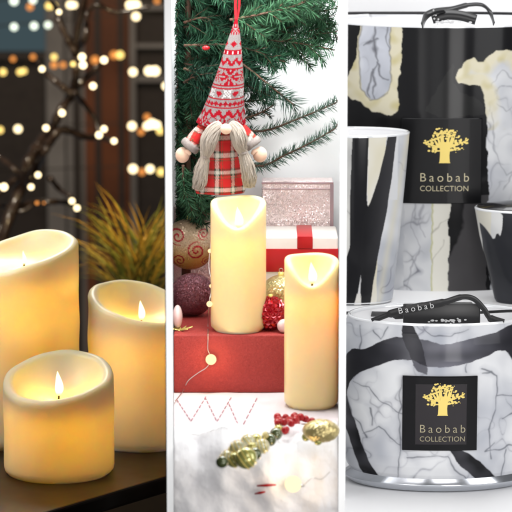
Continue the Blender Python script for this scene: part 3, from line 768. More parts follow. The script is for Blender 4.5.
# ------------------------------------------------------------ gnome ornament
Yn = 62; kN = K(Yn); go = W(221, 193, Yn)
gn = thing('gnome_ornament', 'hanging gnome doll with tall patterned knit hat, plaid robe and braided hair', 'gnome doll', go)
def NP(px, py, dy=0): return W(px, py, Yn+dy)-go
GREY = (.15, .13, .125); RED = (.20, .003, .009); WHT = (.40, .385, .37)
def hatcol(px, py, cx):
    x = px-cx
    cell = 1.25; xi = math.floor(x/cell+.5)*cell; yi = math.floor(py/cell)*cell+.3
    n_ = random.random()*.08; g = tuple(c-.02+n_ for c in GREY)
    x, y = xi, yi
    def star(cx_, cy_, R_):
        dx, dy = abs(x-cx_), abs(y-cy_)
        if max(dx, dy) > R_: return False
        if dx < .5 and dy < R_*.25: return False
        lo, hi_ = min(dx, dy), max(dx, dy)
        return (lo < hi_*.66 and hi_ > 1.2 and not (lo < .7 and hi_ > .5*R_) and hi_+lo < R_*1.25) or abs(dx-dy) < .7 and dx > R_*.6
    if y < 24: return RED
    if 24 <= y < 34: return RED if star(0, 29, 5) or (abs(x) > 3 and abs(y-31) < 1) else g
    if 40 <= y < 46:
        xm = (x+4.4) % 8.8-4.4
        return RED if abs(xm)+abs(y-43)*1.0 < 3.4 else g
    if 36 <= y < 38: return g
    if 48 <= y < 54:
        xm = (x+2.5) % 5-2.5
        return WHT if abs(xm)+abs(y-51) < 1.6 else RED
    if 56 <= y < 64: return RED if abs(((x % 8)-4 if (x % 8) > 4 else 4-(x % 8))*1.3-(y-57.5)) < 2.3 else g
    if 66 <= y < 83: return RED if star(0, 74.3, 9.2) or star(15, 74.3, 5.5) or star(-15, 74.3, 5.5) or abs(y-66.5) < .7 or abs(y-82.5) < .7 else g
    if 84.5 <= y < 86.2 or 94.3 <= y < 96: return RED
    if 86.2 <= y < 94.3:
        xm = (x+8) % 16-8
        if abs(xm) < 4: return WHT if star(round(x/16)*16, 90.3, 3.8) else g
        x2 = abs(xm)-8
        return RED if abs(x2)*1.0+abs(y-90) < 3.4 and not (y < 88.5 and abs(x2) < .8) else g
    if 97 <= y < 103:
        xm = (x+2.2) % 4.4-2.2
        return RED if abs(xm)+abs(y-100) < 2.7 else g
    if 103.6 <= y < 105: return RED
    if 106 <= y < 114: return RED if abs(((x % 9)-4.5 if (x % 9) > 4.5 else 4.5-(x % 9))*1.2-(y-107.5)) < 2.3 else g
    if 114 <= y < 128:
        xm = (x+9) % 18-9
        return RED if star(x-xm+0, 120.5, 7.0) or abs(abs(xm)-9)+abs(y-121) < 4.2 else g
    return g
axis = [(236, 19), (235.3, 32), (233, 50), (230.5, 70), (227.5, 90), (224, 108), (221, 123)]
halfw = [1.0, 4.6, 8.6, 12.4, 16.5, 20.2, 24.6]
v = []; f = []; c = []; nr, ns = 170, 220
for j in range(nr+1):
    q = j/nr*6; i0 = min(5, int(q)); u = q-i0
    ax = axis[i0][0]*(1-u)+axis[i0+1][0]*u; ay = axis[i0][1]*(1-u)+axis[i0+1][1]*u; hw = halfw[i0]*(1-u)+halfw[i0+1]*u
    cen = NP(ax, ay)
    for i in range(ns):
        a = 2*PI*i/ns; rr = hw*kN*(1+.03*nz(math.cos(a)*1.5, math.sin(a)*1.5, j*.06))
        x = rr*math.sin(a); sag = 2.4*kN*math.cos(a)*j/nr+ (1.3*math.sin(a*2+1)*(j/nr)**6)
        v.append((cen.x+x, cen.y-rr*.8*math.cos(a), cen.z-sag))
        fx = hw*(a if a <= PI else a-2*PI)*.9
        c.append(hatcol(ax+fx, ay, ax))
for j in range(nr):
    for i in range(ns): k = (i+1) % ns; f.append((j*ns+i, (j+1)*ns+i, (j+1)*ns+k, j*ns+k))
f.append(tuple(range(ns))); f.append(tuple(nr*ns+k for k in range(ns))[::-1])
link('knit_hat', v, f, M['knit'], gn, cols=c)
def plaidcol(x, y):
    def band(t):
        t = t % 17
        if t < 1.5: return (.03, .04, .03)
        if t < 5.5: return (.56, .53, .46)
        if t < 7: return (.03, .05, .03)
        if t < 8.2: return (.60, .03, .03)
        if t < 9.0: return (.04, .09, .04)
        return (.48, .022, .022)
    a, b = band(x), band(y)
    wv = (math.floor(x/.8)+math.floor(y/.8)) % 2
    t = .72 if wv else .28
    return tuple(a[i]*t+b[i]*(1-t) for i in range(3))
# robe
prof = [(118, 12), (126, 15), (136, 15.5), (150, 17), (165, 20), (180, 23.5), (189, 25), (192.5, 23.5), (193, 12), (193, .5)]
v = []; f = []; c = []; ns = 160; pr = []
for i in range(len(prof)-1):
    for s in range(14): u = s/14; pr.append((prof[i][0]*(1-u)+prof[i+1][0]*u, prof[i][1]*(1-u)+prof[i+1][1]*u))
pr.append(prof[-1])
for j, (py, hw) in enumerate(pr):
    cen = NP(219.5, py)
    for i in range(ns):
        a = 2*PI*i/ns; rr = hw*kN*(1+.05*math.sin(a*5+.6)*max(0, (py-140)/55)); x = rr*math.sin(a)
        v.append((cen.x+x, cen.y-rr*.75*math.cos(a), cen.z)); c.append(plaidcol(hw*(a if a < PI else a-2*PI)+5.5, py+3))
for j in range(len(pr)-1):
    for i in range(ns): k = (i+1) % ns; f.append((j*ns+i, (j+1)*ns+i, (j+1)*ns+k, j*ns+k))
link('plaid_robe', v, f, M['plaid'], gn, cols=c)
# arms: plaid sleeve, grey cuff, mitten hand
for sg, sh, cu, hd in ((-1, (205, 126), (190, 146), (182.5, 155)), (1, (236, 124), (252, 144), (260, 154.5))):
    pth = spline([NP(sh[0], sh[1], -2), NP((sh[0]+cu[0])/2, (sh[1]+cu[1])/2-1, -5), NP(cu[0], cu[1], -6)], 12); n = len(pth)
    v, f = tube(pth, [(5.5+3.2*i/n)*kN for i in range(n)], 48)
    link('sleeve', v, f, M['plaid'], gn, cols=[plaidcol(p.x*1.1-p.z*.55+3, p.z*1.0+p.x*.5) for p in v])
    A = NP(cu[0], cu[1], -6); d = (NP(hd[0], hd[1], -7)-A).normalized()
    pth = [A-d*4.5, A-d*3.8, A-d*1, A+d*1.8, A+d*3.2, A+d*3.6]
    v, f = tube(pth, [7, 9.4, 10.2, 10.0, 9.0, 6.5], 40)
    v = [Vector(p)*(1)+Vector((nz(p.x*.5, p.y*.5, p.z*.5), 0, nz(p.z*.5, p.x*.5, 2)))*.8 for p in v]
    link('cuff', v, f, M['cuff'], gn)
    h = NP(hd[0], hd[1], -7); v, f = ball((0, 0, 0), 7.2, 28, 20, (1, .85, 1.12))
    hb = link('hand', v, f, M['skin_cloth'], gn, loc=h)
    tp = tube(spline([(-sg*3, -3, 4), (-sg*6, -4, 3.5), (-sg*8, -4.5, .5)], 5), [2.6, 2.7, 2.6, 2.6, 2.5, 2.5, 2.3, 2.2, 2.0, 1.7, 1.0], 12); link('thumb', *tp, M['skin_cloth'], hb)
# nose
v, f = ball((0, 0, 0), 5.6, 24, 18, (1, 1, .96)); link('nose', v, f, M['skin_cloth'], gn, loc=NP(226, 129, -33))
# hair: two gathered bunches
def hair(pts, rad, n=230, seed=1):
    rn = random.Random(seed); sp_ = spline([NP(*p) for p in pts], 6); m = len(sp_)
    rads = []
    for i in range(m):
        q = i/(m-1)*(len(rad)-1); i0 = min(len(rad)-2, int(q)); rads.append(rad[i0]*(1-q+i0)+rad[i0+1]*(q-i0))
    mb = MB()
    v, f = tube(sp_, [r*.72*kN for r in rads], 20); mb.add(v, f, (.32, .26, .19))
    for k in range(n):
        a = rn.uniform(0, 2*PI); rr = rn.uniform(.75, 1.05); q = []; ph = rn.uniform(0, 6); L = rn.randint(int(m*.86), m)
        for i in range(0, L, 2):
            p = sp_[i]; t = (sp_[min(i+1, m-1)]-sp_[max(i-1, 0)]).normalized(); s1 = t.cross(Vector((0, 1, 0))).normalized(); s2 = t.cross(s1)
            q.append(p+(s1*math.cos(a+.25*math.sin(i*.25+ph))+s2*math.sin(a))*rads[i]*kN*(rr+.06*math.sin(i*.5+ph)))
        g = rn.uniform(.75, 1.15); q = [p_+Vector((nz(i_*.35, k*.7, 1), nz(i_*.35, k*.7, 5)*.6, 0))*(.5+2.4*(i_/len(q))**2) for i_, p_ in enumerate(q)]; mb.add(*tube(q, .34, 4), (.40*g, .34*g, .28*g))
    mb.build('hair_bunch', M['hair'], gn, cols=True)
hair([(220, 124, -18), (214, 130, -22), (209, 140, -24), (207, 150, -23), (205, 157, -22), (202, 168, -21), (200, 180, -20), (197, 189, -19)], [3.5, 6.6, 7.8, 6.0, 3.8, 5.8, 6.6, 4.4], 430, 1)
hair([(231, 124, -18), (236, 129, -22), (239, 138, -24), (241, 147, -23), (243, 153, -22), (247, 165, -21), (249, 178, -20), (249, 187, -19)], [3.5, 6.4, 7.4, 5.6, 3.8, 5.8, 6.6, 4.4], 430, 2)
for px, py, r in ((205, 157, 4.0), (243, 153, 4.0)):
    link('hair_tie', *[(lambda vf: vf[0])(tube([NP(px, py-1.5, -23), NP(px, py+1.5, -23)], r, 20)), tube([NP(px, py-1.5, -23), NP(px, py+1.5, -23)], r, 20)[1]], M['cuff'], gn)
# hanging ribbon
v, f = ribbon(spline([NP(236.5, 23, 0), NP(235.5, 10, 2), NP(236, -15, 4), NP(238, -60, 8)], 5), 2.6, .5, (1, .2, 0)); link('hanging_ribbon', v, f, M['red_ribbon'], gn)
v, f = ribbon(spline([NP(236, 22, 2), NP(239, 8, 4), NP(239.5, -20, 5), NP(239, -60, 9)], 5), 2.2, .5, (1, .3, 0)); link('hanging_ribbon', v, f, M['red_ribbon'], gn)

# ------------------------------------------------------------ marbled vases
WH = (.66, .67, .69); CR = (.68, .635, .48); BK = (.012, .012, .013); DG = (.05, .05, .055); GR = (.60, .61, .64)
PC = {}
def inpoly(x, y, P):
    key = tuple(P[:4])+(len(P),)
    if key not in PC:                                       # rounded corners, worked out once
        Q = P
        for _ in range(1):
            Q = [q for i in range(len(Q)) for q in ((.75*Q[i][0]+.25*Q[(i+1) % len(Q)][0], .75*Q[i][1]+.25*Q[(i+1) % len(Q)][1]), (.25*Q[i][0]+.75*Q[(i+1) % len(Q)][0], .25*Q[i][1]+.75*Q[(i+1) % len(Q)][1]))]
        PC[key] = (Q, min(q[0] for q in Q), max(q[0] for q in Q), min(q[1] for q in Q), max(q[1] for q in Q))
    P, bx0, bx1, by0, by1 = PC[key]
    if not (bx0 <= x <= bx1 and by0 <= y <= by1): return False
    c = False; n = len(P); j = n-1
    for i in range(n):
        xi, yi = P[i]; xj, yj = P[j]
        if (yi > y) != (yj > y) and x < (xj-xi)*(y-yi)/(yj-yi)+xi: c = not c
        j = i
    return c
def edged(x, y, P):
    d = 1e9; n = len(P)
    for i in range(n):
        ax, ay = P[i]; bx, by = P[(i+1) % n]; dx, dy = bx-ax, by-ay
        t = max(0, min(1, ((x-ax)*dx+(y-ay)*dy)/(dx*dx+dy*dy+1e-9))); d = min(d, math.hypot(x-ax-t*dx, y-ay-t*dy))
    return d
def mixc(a, b, t): t = max(0, min(1, t)); return tuple(a[i]*(1-t)+b[i]*t for i in range(3))
def vein(x, y, sc, seed, w=.05):
    q = noise.noise(Vector((x*sc, y*sc*.8, seed)))+.45*noise.noise(Vector((x*sc*2.3, y*sc*2.3, seed+5)))
    return max(0, 1-abs(q)/w)
def seams(x, y, segs, w=.9):
    best = 0; x += 2.2*nz(x*.09, y*.09, 21); y += 2.2*nz(x*.09, y*.09, 31); w *= .65+.9*abs(nz(x*.05, y*.05, 41))*2
    for P in segs:
        for (ax, ay), (bx, by) in zip(P[:-1], P[1:]):
            dx, dy = bx-ax, by-ay; t = max(0, min(1, ((x-ax)*dx+(y-ay)*dy)/(dx*dx+dy*dy+1e-9)))
            d = math.hypot(x-ax-t*dx, y-ay-t*dy); best = max(best, 1-d/w)
    return best
def marble(x, y, seed, base=WH, amt=.6):
    n1 = noise.noise(Vector((x*.022, y*.016, seed))); n2 = noise.noise(Vector((x*.07, y*.055, seed+3)))
    c = mixc(base, (.40, .42, .47), max(0, .22+.9*n1+.45*n2))
    c = mixc(c, (.78, .79, .80), max(0, -.1-.9*n1-.5*n2))
    q = noise.noise(Vector((x*.022+.5*n2, y*.018, seed+11)))+.5*noise.noise(Vector((x*.06, y*.06, seed+15)))
    fade = max(0, .5+1.6*noise.noise(Vector((x*.03, y*.03, seed+20))))
    c = mixc(c, (.36, .37, .42), .55*fade*max(0, 1-abs(q)/.11))
    return mixc(c, (.10, .10, .13), amt*1.3*min(1, fade)*max(0, 1-abs(q)/.022))
def pat_big(x, y):
    wx = x+3.*nz(x*.06, y*.06, 1)+1.2*nz(x*.2, y*.2, 2); wy = y+3.*nz(x*.06, y*.06, 4)+1.2*nz(x*.2, y*.2, 5)
    A = [(357, 0), (397, 0), (397, 26), (396, 65), (393, 92), (395, 111), (385, 116), (376, 111), (365, 113), (354, 99), (348, 100), (340, 90), (345, 74), (352.5, 58)]
    gold = (.50, .43, .16)
    if inpoly(wx, wy, A):
        inner = [(359, 0), (384, 0), (385, 50), (387, 80), (384, 93), (374, 98), (366, 100), (357, 86), (354, 49)]
        di = edged(wx, wy, inner)
        if inpoly(wx, wy, inner):
            c = marble(x, y, 2, (.60, .62, .68), .35); c = mixc(c, (.06, .06, .07), .8*seams(wx, wy, [[(372, 10), (369, 45), (373, 62), (364, 84), (367, 98)], [(372, 62), (378, 78), (384, 80)], [(380, 10), (384, 50)], [(373, 40), (360, 46)], [(369, 70), (372, 97)]], 1.2))
        else: c = mixc(CR, gold, .8*max(0, nz(x*.09, y*.09, 7)+.12))
        return mixc(c, (.16, .15, .14), .75*max(0, 1-di/1.1))
    B = [(462.7, 54), (472, 65), (482, 54), (492, 47.5), (504, 51), (514, 61), (540, 80), (560, 120), (560, 420), (490, 420), (483, 220), (480, 120), (477, 94), (472.5, 83.7), (453, 86), (447, 74)]
    if inpoly(wx, wy, B):
        d = edged(wx, wy, B); c = marble(x, y, 5, WH, .4)
        s = seams(wx, wy, [[(482, 110), (484, 84), (494, 70), (508, 76)], [(484, 112), (490, 160), (500, 176), (512, 172)], [(488, 105), (500, 112), (511, 103)], [(497, 190), (505, 176)], [(478, 100), (488, 90)]], 1.0)
        c = mixc(c, (.30, .31, .34), s*.8)
        if y < 130:
            c = mixc(c, CR, max(0, min(1, (15-d)/7))*max(0, min(1, (130-y)/30)))
            c = mixc(c, gold, .9*max(0, nz(x*.11, y*.11, 3))*max(0, min(1, (18-d)/8)))
        return c
    if 400 <= wx < 426 and y > 195:
        c = marble(x, y, 8, WH); c = mixc(c, (.3, .3, .34), .8*seams(wx, wy, [[(412, 195), (407, 230), (416, 245), (410, 262), (404, 290)], [(418, 205), (415, 222), (419, 235)]], 1))
        return c
    if 426 <= wx < 444 and y > 195:
        c = mixc((.82, .80, .72), (.50, .50, .22), max(0, 1-abs(wx-426.8)/1.4)); return mixc(c, (.35, .33, .28), .7*seams(wx, wy, [[(427, 232), (436, 225), (444, 219)], [(428, 262), (434, 252), (440, 240)]], 1))
    if 444 <= wx < 482 and y > 195: return mixc(BK, (.075, .072, .075), min(1, max(0, (wx-456+max(0, y-228)*.45)/2.5)))
    if 340 < wx < 400 and y > 180: return marble(x, y, 3)
    if inpoly(wx, wy, [(425, 95), (440, 75), (448, 60), (446, 90), (476, 100), (479, 116), (418, 118)]): return (.022, .022, .022)
    return BK
def pat_left(x, y):
    wx = x+.8*nz(x*.06, y*.06, 2); wy = y
    B1 = [(350, 110), (366, 110), (366, 143), (365, 192), (366, 214), (364, 240), (356, 300), (352, 335), (336, 335), (338, 270), (345, 258), (349, 245), (348, 210), (350, 143)]
    B2 = [(389, 110), (397, 110), (393.6, 141), (390.6, 170), (387, 199), (383, 225), (377.6, 248), (372, 285), (369, 307), (366, 335), (357, 335), (360, 290), (359, 250), (362, 214), (370, 199), (378.7, 170), (385, 141)]
    W1 = [(347, 335), (359, 280), (363, 335)]
    if inpoly(wx, wy, W1): return (.72, .70, .66)
    if inpoly(wx, wy, B2): return mixc((.018, .018, .020), (.06, .06, .065), (wx-364)/40)
    if inpoly(wx, wy, B1): return (.016, .016, .018)
    if wx > 376 and wy > 200 or wx > 396: 
        return mixc(marble(x, y, 4), CR, .5*max(0, 1-abs(wx-(404-(wy-150)*.17))/5))
    if wx > 366: return mixc(CR, (.78, .77, .74), .5+.7*nz(x*.06, y*.03, 3)) if wx < 384 - (wy-140)*.05 else mixc((.62, .62, .62), WH, (wx-380)/14)
    if wx < 352: return mixc(marble(x, y, 6), CR, .3)
    return (.70, .70, .70)
def pat_right(x, y):
    wx = x+.8*nz(x*.06, y*.06, 2)
    if inpoly(wx, y, [(474, 208), (499, 208), (498, 238), (494, 232), (491, 241), (487, 234), (481, 226), (476, 222)]): return mixc(marble(x, y, 4), CR, .6 if wx < 488 else .15)
    if wx < 477+(y-222)*.17: return mixc((.62, .60, .52), WH, .5+.5*nz(x*.1, y*.05))
    return mixc((.025, .026, .030), (.07, .072, .082), min(1, max(0, .5+1.3*nz(x*.03, y*.01, 8))))
def pat_bowl(x, y):
    wx = x+2.4*nz(x*.04, y*.04, 12)+.8*nz(x*.15, y*.15, 2); wy = y+2.4*nz(x*.04, y*.04, 15)+.8*nz(x*.15, y*.15, 5)
    band = [(330, 400), (346, 352), (362, 349), (380, 342), (398, 335), (420, 340), (440, 344), (462, 341), (484, 334), (502, 326), (540, 318), (540, 400), (516, 380), (505, 356), (497, 350), (478, 357), (460, 363), (440, 367), (420, 366), (404, 360), (388, 362), (368, 368), (354, 376), (347, 390), (344, 410)]
    L1 = [(345, 395), (350, 415), (357, 436), (368, 462), (380, 484), (366, 484), (355, 462), (344, 430), (338, 400)]
    L2 = [(443, 446), (460, 450), (480, 466), (496, 484), (476, 484), (456, 466)]
    S2 = [(396, 322), (408, 322), (416, 345), (426, 376), (412, 372), (402, 350)]
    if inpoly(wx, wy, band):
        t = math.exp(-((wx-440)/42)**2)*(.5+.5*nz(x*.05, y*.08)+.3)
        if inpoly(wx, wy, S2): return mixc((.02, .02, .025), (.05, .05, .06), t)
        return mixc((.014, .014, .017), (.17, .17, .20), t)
    if inpoly(wx, wy, L1) or inpoly(wx, wy, L2): return mixc((.012, .012, .014), (.06, .06, .07), .4+nz(x*.06, y*.06))
    if inpoly(wx, wy, S2): return (.12, .12, .14) if wy > 350 else (.03, .03, .035)
    c = marble(x, y, 14, (.66, .67, .69), .45)
    sm = [[(357, 328), (358, 370), (352, 382)], [(352, 384), (368, 388), (376, 402), (388, 410), (400, 414)], [(398, 378), (396, 420), (398, 450), (394, 486)], [(462, 340), (460, 372)],
          [(476, 368), (490, 376), (492, 400), (484, 430), (486, 460)], [(492, 396), (512, 398)], [(345, 395), (352, 420), (366, 440)], [(362, 436), (376, 428), (388, 440), (398, 445)], [(366, 410), (370, 425)], [(404, 460), (430, 456), (444, 456)],
          [(444, 456), (450, 470), (470, 486)], [(502, 452), (498, 478), (506, 486)], [(370, 332), (378, 340), (386, 328)], [(484, 372), (476, 374)], [(418, 326), (424, 334), (446, 336), (462, 330)], [(490, 445), (480, 452), (512, 448)], [(496, 420), (512, 412)]]
    c = mixc(c, (.38, .39, .44), .40*seams(wx, wy, sm, 4.5)); c = mixc(c, (.09, .10, .12), .95*seams(wx, wy, sm, .8))
    return c
SQ = .62
def vessel(name, label, base, kk, prof, pat, cx, rimr, cat='vase', ns=560, inner=M['studio'], basez=0, nrow=330, glassfoot=None, wall=3.2):
    """prof: [(py, half width)] from top to bottom in picture units; the printed wall is one mesh"""
    t = thing(name, label, cat, base); bz = base.z; t.scale = (1, SQ, 1)
    rows = []
    nf = int(ns*.74); angs = [-PI/2+PI*i/nf for i in range(nf)]+[PI/2+PI*i/(ns-nf) for i in range(ns-nf)]
    tot = prof[-1][0]-prof[0][0]
    for j in range(nrow+1):
        py = prof[0][0]+tot*j/nrow
        for i in range(len(prof)-1):
            if prof[i][0] <= py <= prof[i+1][0]+1e-6:
                u = (py-prof[i][0])/(prof[i+1][0]-prof[i][0]); 
                hw = prof[i][1]*(1-u)+prof[i+1][1]*u; break
        rows.append((py, hw))
    v = []; f = []; c = []
    for py, hw in rows:
        z = W(cx, py, base.y-hw*kk*SQ).z-bz                       # height of the front wall at that picture row
        for i in range(ns):
            a = angs[i]; aa = a if a <= PI/2 else PI-a
            r = hw*kk; v.append((r*math.sin(a), -r*math.cos(a), z))
            # allow for the row dropping towards the sides
            X = cx+hw*math.sin(aa); Y = py-hw*.13*SQ*(1-math.cos(aa)) if a <= PI/2 else py+37
            if a > PI/2: c.append(pat(X, Y)); continue
            c.append(pat(X, Y))
            if i and (abs(c[-1][1]-c[-2][1]) > .04 or (len(c) > ns and abs(c[-1][1]-c[-1-ns][1]) > .04)):
                e = .3; q = [pat(X-e, Y-e), pat(X+e, Y-e), pat(X-e, Y+e), pat(X+e, Y+e)]
                c[-1] = tuple(sum(k_[m_] for k_ in q)/4 for m_ in range(3))
    for j in range(nrow):
        for i in range(ns): k = (i+1) % ns; f.append((j*ns+i, (j+1)*ns+i, (j+1)*ns+k, j*ns+k))
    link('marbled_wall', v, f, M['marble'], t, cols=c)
    zt = v[0][2]; rt_ = rows[0][1]*kk; zb_ = v[nrow*ns][2]; rb_ = rows[-1][1]*kk
    # clear rim and inner lining
    link('rim', *lathe([(rt_+.15, zt-1.2), (rt_+.35, zt+.6), (rt_-.8, zt+rimr), (rt_-wall, zt+rimr*.8), (rt_-wall-.6, zt-1.5)], 128), M['rim_glass'], t)
    iw = [(min(rt_, rows[j][1]*kk)-wall-.3, v[j*ns][2]-(1.3 if j == 0 else 0)) for j in range(0, int(nrow*.3), 6)]
    link('inner_wall', *lathe(iw+[(iw[-1][0]-6, iw[-1][1]-5), (.2, iw[-1][1]-5)], 96), inner, t)
    return t, zt, rt_, zb_, rb_
# bowl
pb = Vector((W(438, 479, 330).x, 330, zR+.4)); kb = K(330, zR)
bprof = [(326, 91), (334, 94), (346, 96), (362, 97.5), (400, 98), (440, 98), (458, 97), (468, 94.5), (476, 91), (481, 86)]
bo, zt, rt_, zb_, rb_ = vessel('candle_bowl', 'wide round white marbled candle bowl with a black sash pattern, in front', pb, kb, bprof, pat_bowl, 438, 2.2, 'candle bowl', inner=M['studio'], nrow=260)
zq = max(zb_, 8)
link('glass_foot', *lathe([(.2, .2), (84*kb, .2), (90*kb, 2.0), (94*kb, 6.5), (94.2*kb, zq*.75), (rb_+1.0, zq+3), (rb_+.6, zq+4.2), (86*kb-4, zq-1.5), (.2, zq-2)], 160), M['foot_glass'], bo)
link('bowl_floor', *lathe([(rb_-.1, zb_+.05), (rb_-4, zb_-.6), (.2, zb_-.6)], 96), M['rim_glass'], bo)

def plate(parent, cx, cy, wd, ht, rad, zc, tilt=0, inset=True, textbig=8, b=3.0, face=(.0, 0)):
    """black curved plaque on a vessel of radius rad: label at front; (cx, cy) centre, in local units"""
    def bend(x, z, off):                                   # flat plaque with a slight curve
        a = x/(rad*1.6); return (rad*1.6*math.sin(a), -(rad+off)+rad*1.6*(1-math.cos(a)), z)
    def slab(x0, x1, z0, z1, o0, o1, m, name, par, n=16, rr=2):
        v = []; f = []
        for off, ins in ((o0, 0), (o1-.8, 0), (o1, .8)):
            ring = []
            for i in range(n+1): ring.append((x0+ins+(x1-x0-2*ins)*i/n, z0+ins))
            for i in range(1, n+1): ring.append((x1-ins, z0+ins+(z1-z0-2*ins)*i/n))
            for i in range(1, n+1): ring.append((x1-ins-(x1-x0-2*ins)*i/n, z1-ins))
            for i in range(1, n): ring.append((x0+ins, z1-ins-(z1-z0-2*ins)*i/n))
            v += [bend(x, z, off) for x, z in ring]
        m_ = 4*n
        for r in range(2):
            for i in range(m_): k = (i+1) % m_; f.append((r*m_+i, r*m_+k, (r+1)*m_+k, (r+1)*m_+i))
        # front grid
        s = len(v)
        for j in range(n+1):
            for i in range(n+1): v.append(bend(x0+.8+(x1-x0-1.6)*i/n, z0+.8+(z1-z0-1.6)*j/n, o1))
        for j in range(n):
            for i in range(n): a = s+j*(n+1)+i; f.append((a, a+1, a+n+2, a+n+1))
        return link(name, v, f, m, par)
    pl = slab(cx-wd/2, cx+wd/2, zc-ht/2, zc+ht/2, -3, 3.2, M['label_black'], 'label_plate', parent)
    fx0, fx1 = cx-wd*.33, cx+wd*.36
    fc = slab(fx0, fx1, zc-ht*.42, zc+ht*.40, 3.3, 3.75, M['label_face'], 'label_face', pl) if inset else pl
    off = 3.9 if inset else 3.4
    # tree emblem
    mb = MB(); g = random.Random(4); u = wd/84.0; ex, ez = cx+3*u, zc+6*u
    def strip(pts, wds):
        v = []; f = []
        for (x, z), w_ in zip(pts, wds):
            v += [bend(ex+x*u-w_*u/2, ez+z*u, off), bend(ex+x*u+w_*u/2, ez+z*u, off), bend(ex+x*u+w_*u/2, ez+z*u, off+.5), bend(ex+x*u-w_*u/2, ez+z*u, off+.5)]
        for i in range(len(pts)-1):
            for k in range(4): q = (k+1) % 4; f.append((i*4+k, i*4+q, (i+1)*4+q, (i+1)*4+k))
        f += [(0, 3, 2, 1), tuple((len(pts)-1)*4+k for k in range(4))]; mb.add(v, f)
    strip([(0, -8), (0, -6.5), (0, 0), (.3, 6), (.2, 11), (.4, 14)], [12, 10.6, 9.8, 10.4, 12.5, 13])
    for tx, tz, w_ in ((-11, 17, 2.6), (-15, 12, 1.8), (-8, 21, 2.6), (-2, 24, 3), (5, 23, 3), (10, 20, 2.6), (14, 13, 1.8), (21, 15.5, 1.2), (-19, 14, 1.0), (9, 25, 1.6), (-4, 26, 1.6), (-12, 6.5, 1.2), (12, 8, 1.2)):
        sx = max(-4.6, min(4.8, tx*.5)); sz = 9 if tz > 10 else 5
        # branch with vertical width
        v = []; f = []
        P_ = [(sx, sz), ((sx+tx)/2+g.uniform(-1, 1), (sz+tz)/2-1.0), (tx, tz)]
        for (x, z), ww in zip(P_, (w_*1.5, w_, w_*.35)):
            dx, dz = tx-sx, tz-sz; L = math.hypot(dx, dz); nx_, nz_ = -dz/L*ww/2, dx/L*ww/2
            v += [bend(ex+(x-nx_)*u, ez+(z-nz_)*u, off+.1), bend(ex+(x+nx_)*u, ez+(z+nz_)*u, off+.1), bend(ex+(x+nx_)*u, ez+(z+nz_)*u, off+.55), bend(ex+(x-nx_)*u, ez+(z-nz_)*u, off+.55)]
        for i in range(2):
            for k in range(4): q = (k+1) % 4; f.append((i*4+k, i*4+q, (i+1)*4+q, (i+1)*4+k))
        f += [(0, 3, 2, 1), (8, 9, 10, 11)]; mb.add(v, f)
        if w_ > .9:
            for q in range(15):
                px_, pz_ = tx*.9+g.gauss(0, 3.2), tz-.8+g.gauss(0, 1.9); rr = g.uniform(.4, 1.5)
                m_ = 7; v = [bend(ex+(px_+rr*(1+.3*g.random())*math.cos(2*PI*i/m_))*u, ez+(pz_+rr*.8*math.sin(2*PI*i/m_))*u, off+.35+.02*q) for i in range(m_)]
                mb.add(v, [tuple(range(m_))])
    mb.build('tree_emblem', M['gold'], fc if inset else pl, smooth=False)
    def text(s, size, zc_, m, spacing, thick=.012):
        cu = bpy.data.curves.new('lettering', 'FONT'); cu.body = s; cu.size = size; cu.align_x = 'CENTER'; cu.align_y = 'CENTER'; cu.space_character = spacing; cu.extrude = .2; cu.offset = -.010*size
        o = bpy.data.objects.new('tmp', cu); COL.objects.link(o); bpy.context.view_layer.update()
        me = bpy.data.meshes.new_from_object(o.evaluated_get(bpy.context.evaluated_depsgraph_get())); bpy.data.objects.remove(o)
        for q in me.vertices: x, y, z = q.co; p = bend(ex+x, zc_+y, off+.3+z); q.co = p
        me.name = 'lettering'; me.materials.clear(); me.materials.append(m); me.polygons.foreach_set('use_smooth', [False]*len(me.polygons))
        oo = bpy.data.objects.new('lettering', me); COL.objects.link(oo); oo.parent = fc if inset else pl
    text('Baobab', 13.0*u, zc-17.5*u, M['gold_text'] if inset else M['gold_text2'], 1.42)
    text('COLLECTION', 8.2*u, zc-29*u, M['gold_text'] if inset else M['gold_text2'], 1.02, 0)
M['gold_text2'] = mat('gold_text_bright', (.62, .55, .36), .45, .1)
zl = W(437, 413.5, 330-98*kb*SQ).z-pb.z
plate(bo, (435.2-438)*kb, 0, 73.5*kb, 74*kb, 98*kb, zl)

# riser, tall vase, two small ones
Yv, Ys = 640, 500
zV = W(370, 309, Ys-42*K(Ys)).z
v, f = bevbox(40, 640, Ys-62, Yv+150, zR+.3, zV-.3, 2)
tag(link('riser', v, f, M['studio']), 'white display riser behind the round bowl, carrying the back vases', 'riser')
pv = Vector((W(442, 300, Yv).x, Yv, zV)); kv = K(Yv, 0)
vo, zt2, rt2, zb2, rb2 = vessel('tall_vase', 'large black and cream marbled vase with black label at the back', pv, kv, [(27, 112), (60, 110.5), (150, 107), (240, 104), (300, 101), (322, 96)], pat_big, 442, 2.0, 'vase', nrow=460, ns=620, inner=M['studio'])
link('foot', *lathe([(.2, 0), (92*kv, 0), (95*kv, 1.5), (96.4*kv, max(zb2, 3)), (.2, max(zb2, 3)-.4)], 96), M['rim_glass'], vo)
zl = W(441.5, 161, Yv-107*kv*SQ).z-pv.z
plate(vo, (435.8-442)*kv, 0, 79*kv, 84*kv, 107*kv, zl, inset=False)
ksm = K(Ys, 0)
pl_ = Vector((W(352, 300, Ys).x, Ys, zV)); lo, zt3, rt3, zb3, rb3 = vessel('small_vase', 'small tapered glass with a crossing black pattern in front of the tall vase, left', pl_, ksm, [(137, 56.5), (180, 53), (240, 47.5), (302, 41), (305, 39)], pat_left, 352, 1.6, 'vase', nrow=300, ns=360, inner=M['studio'], wall=2.2)
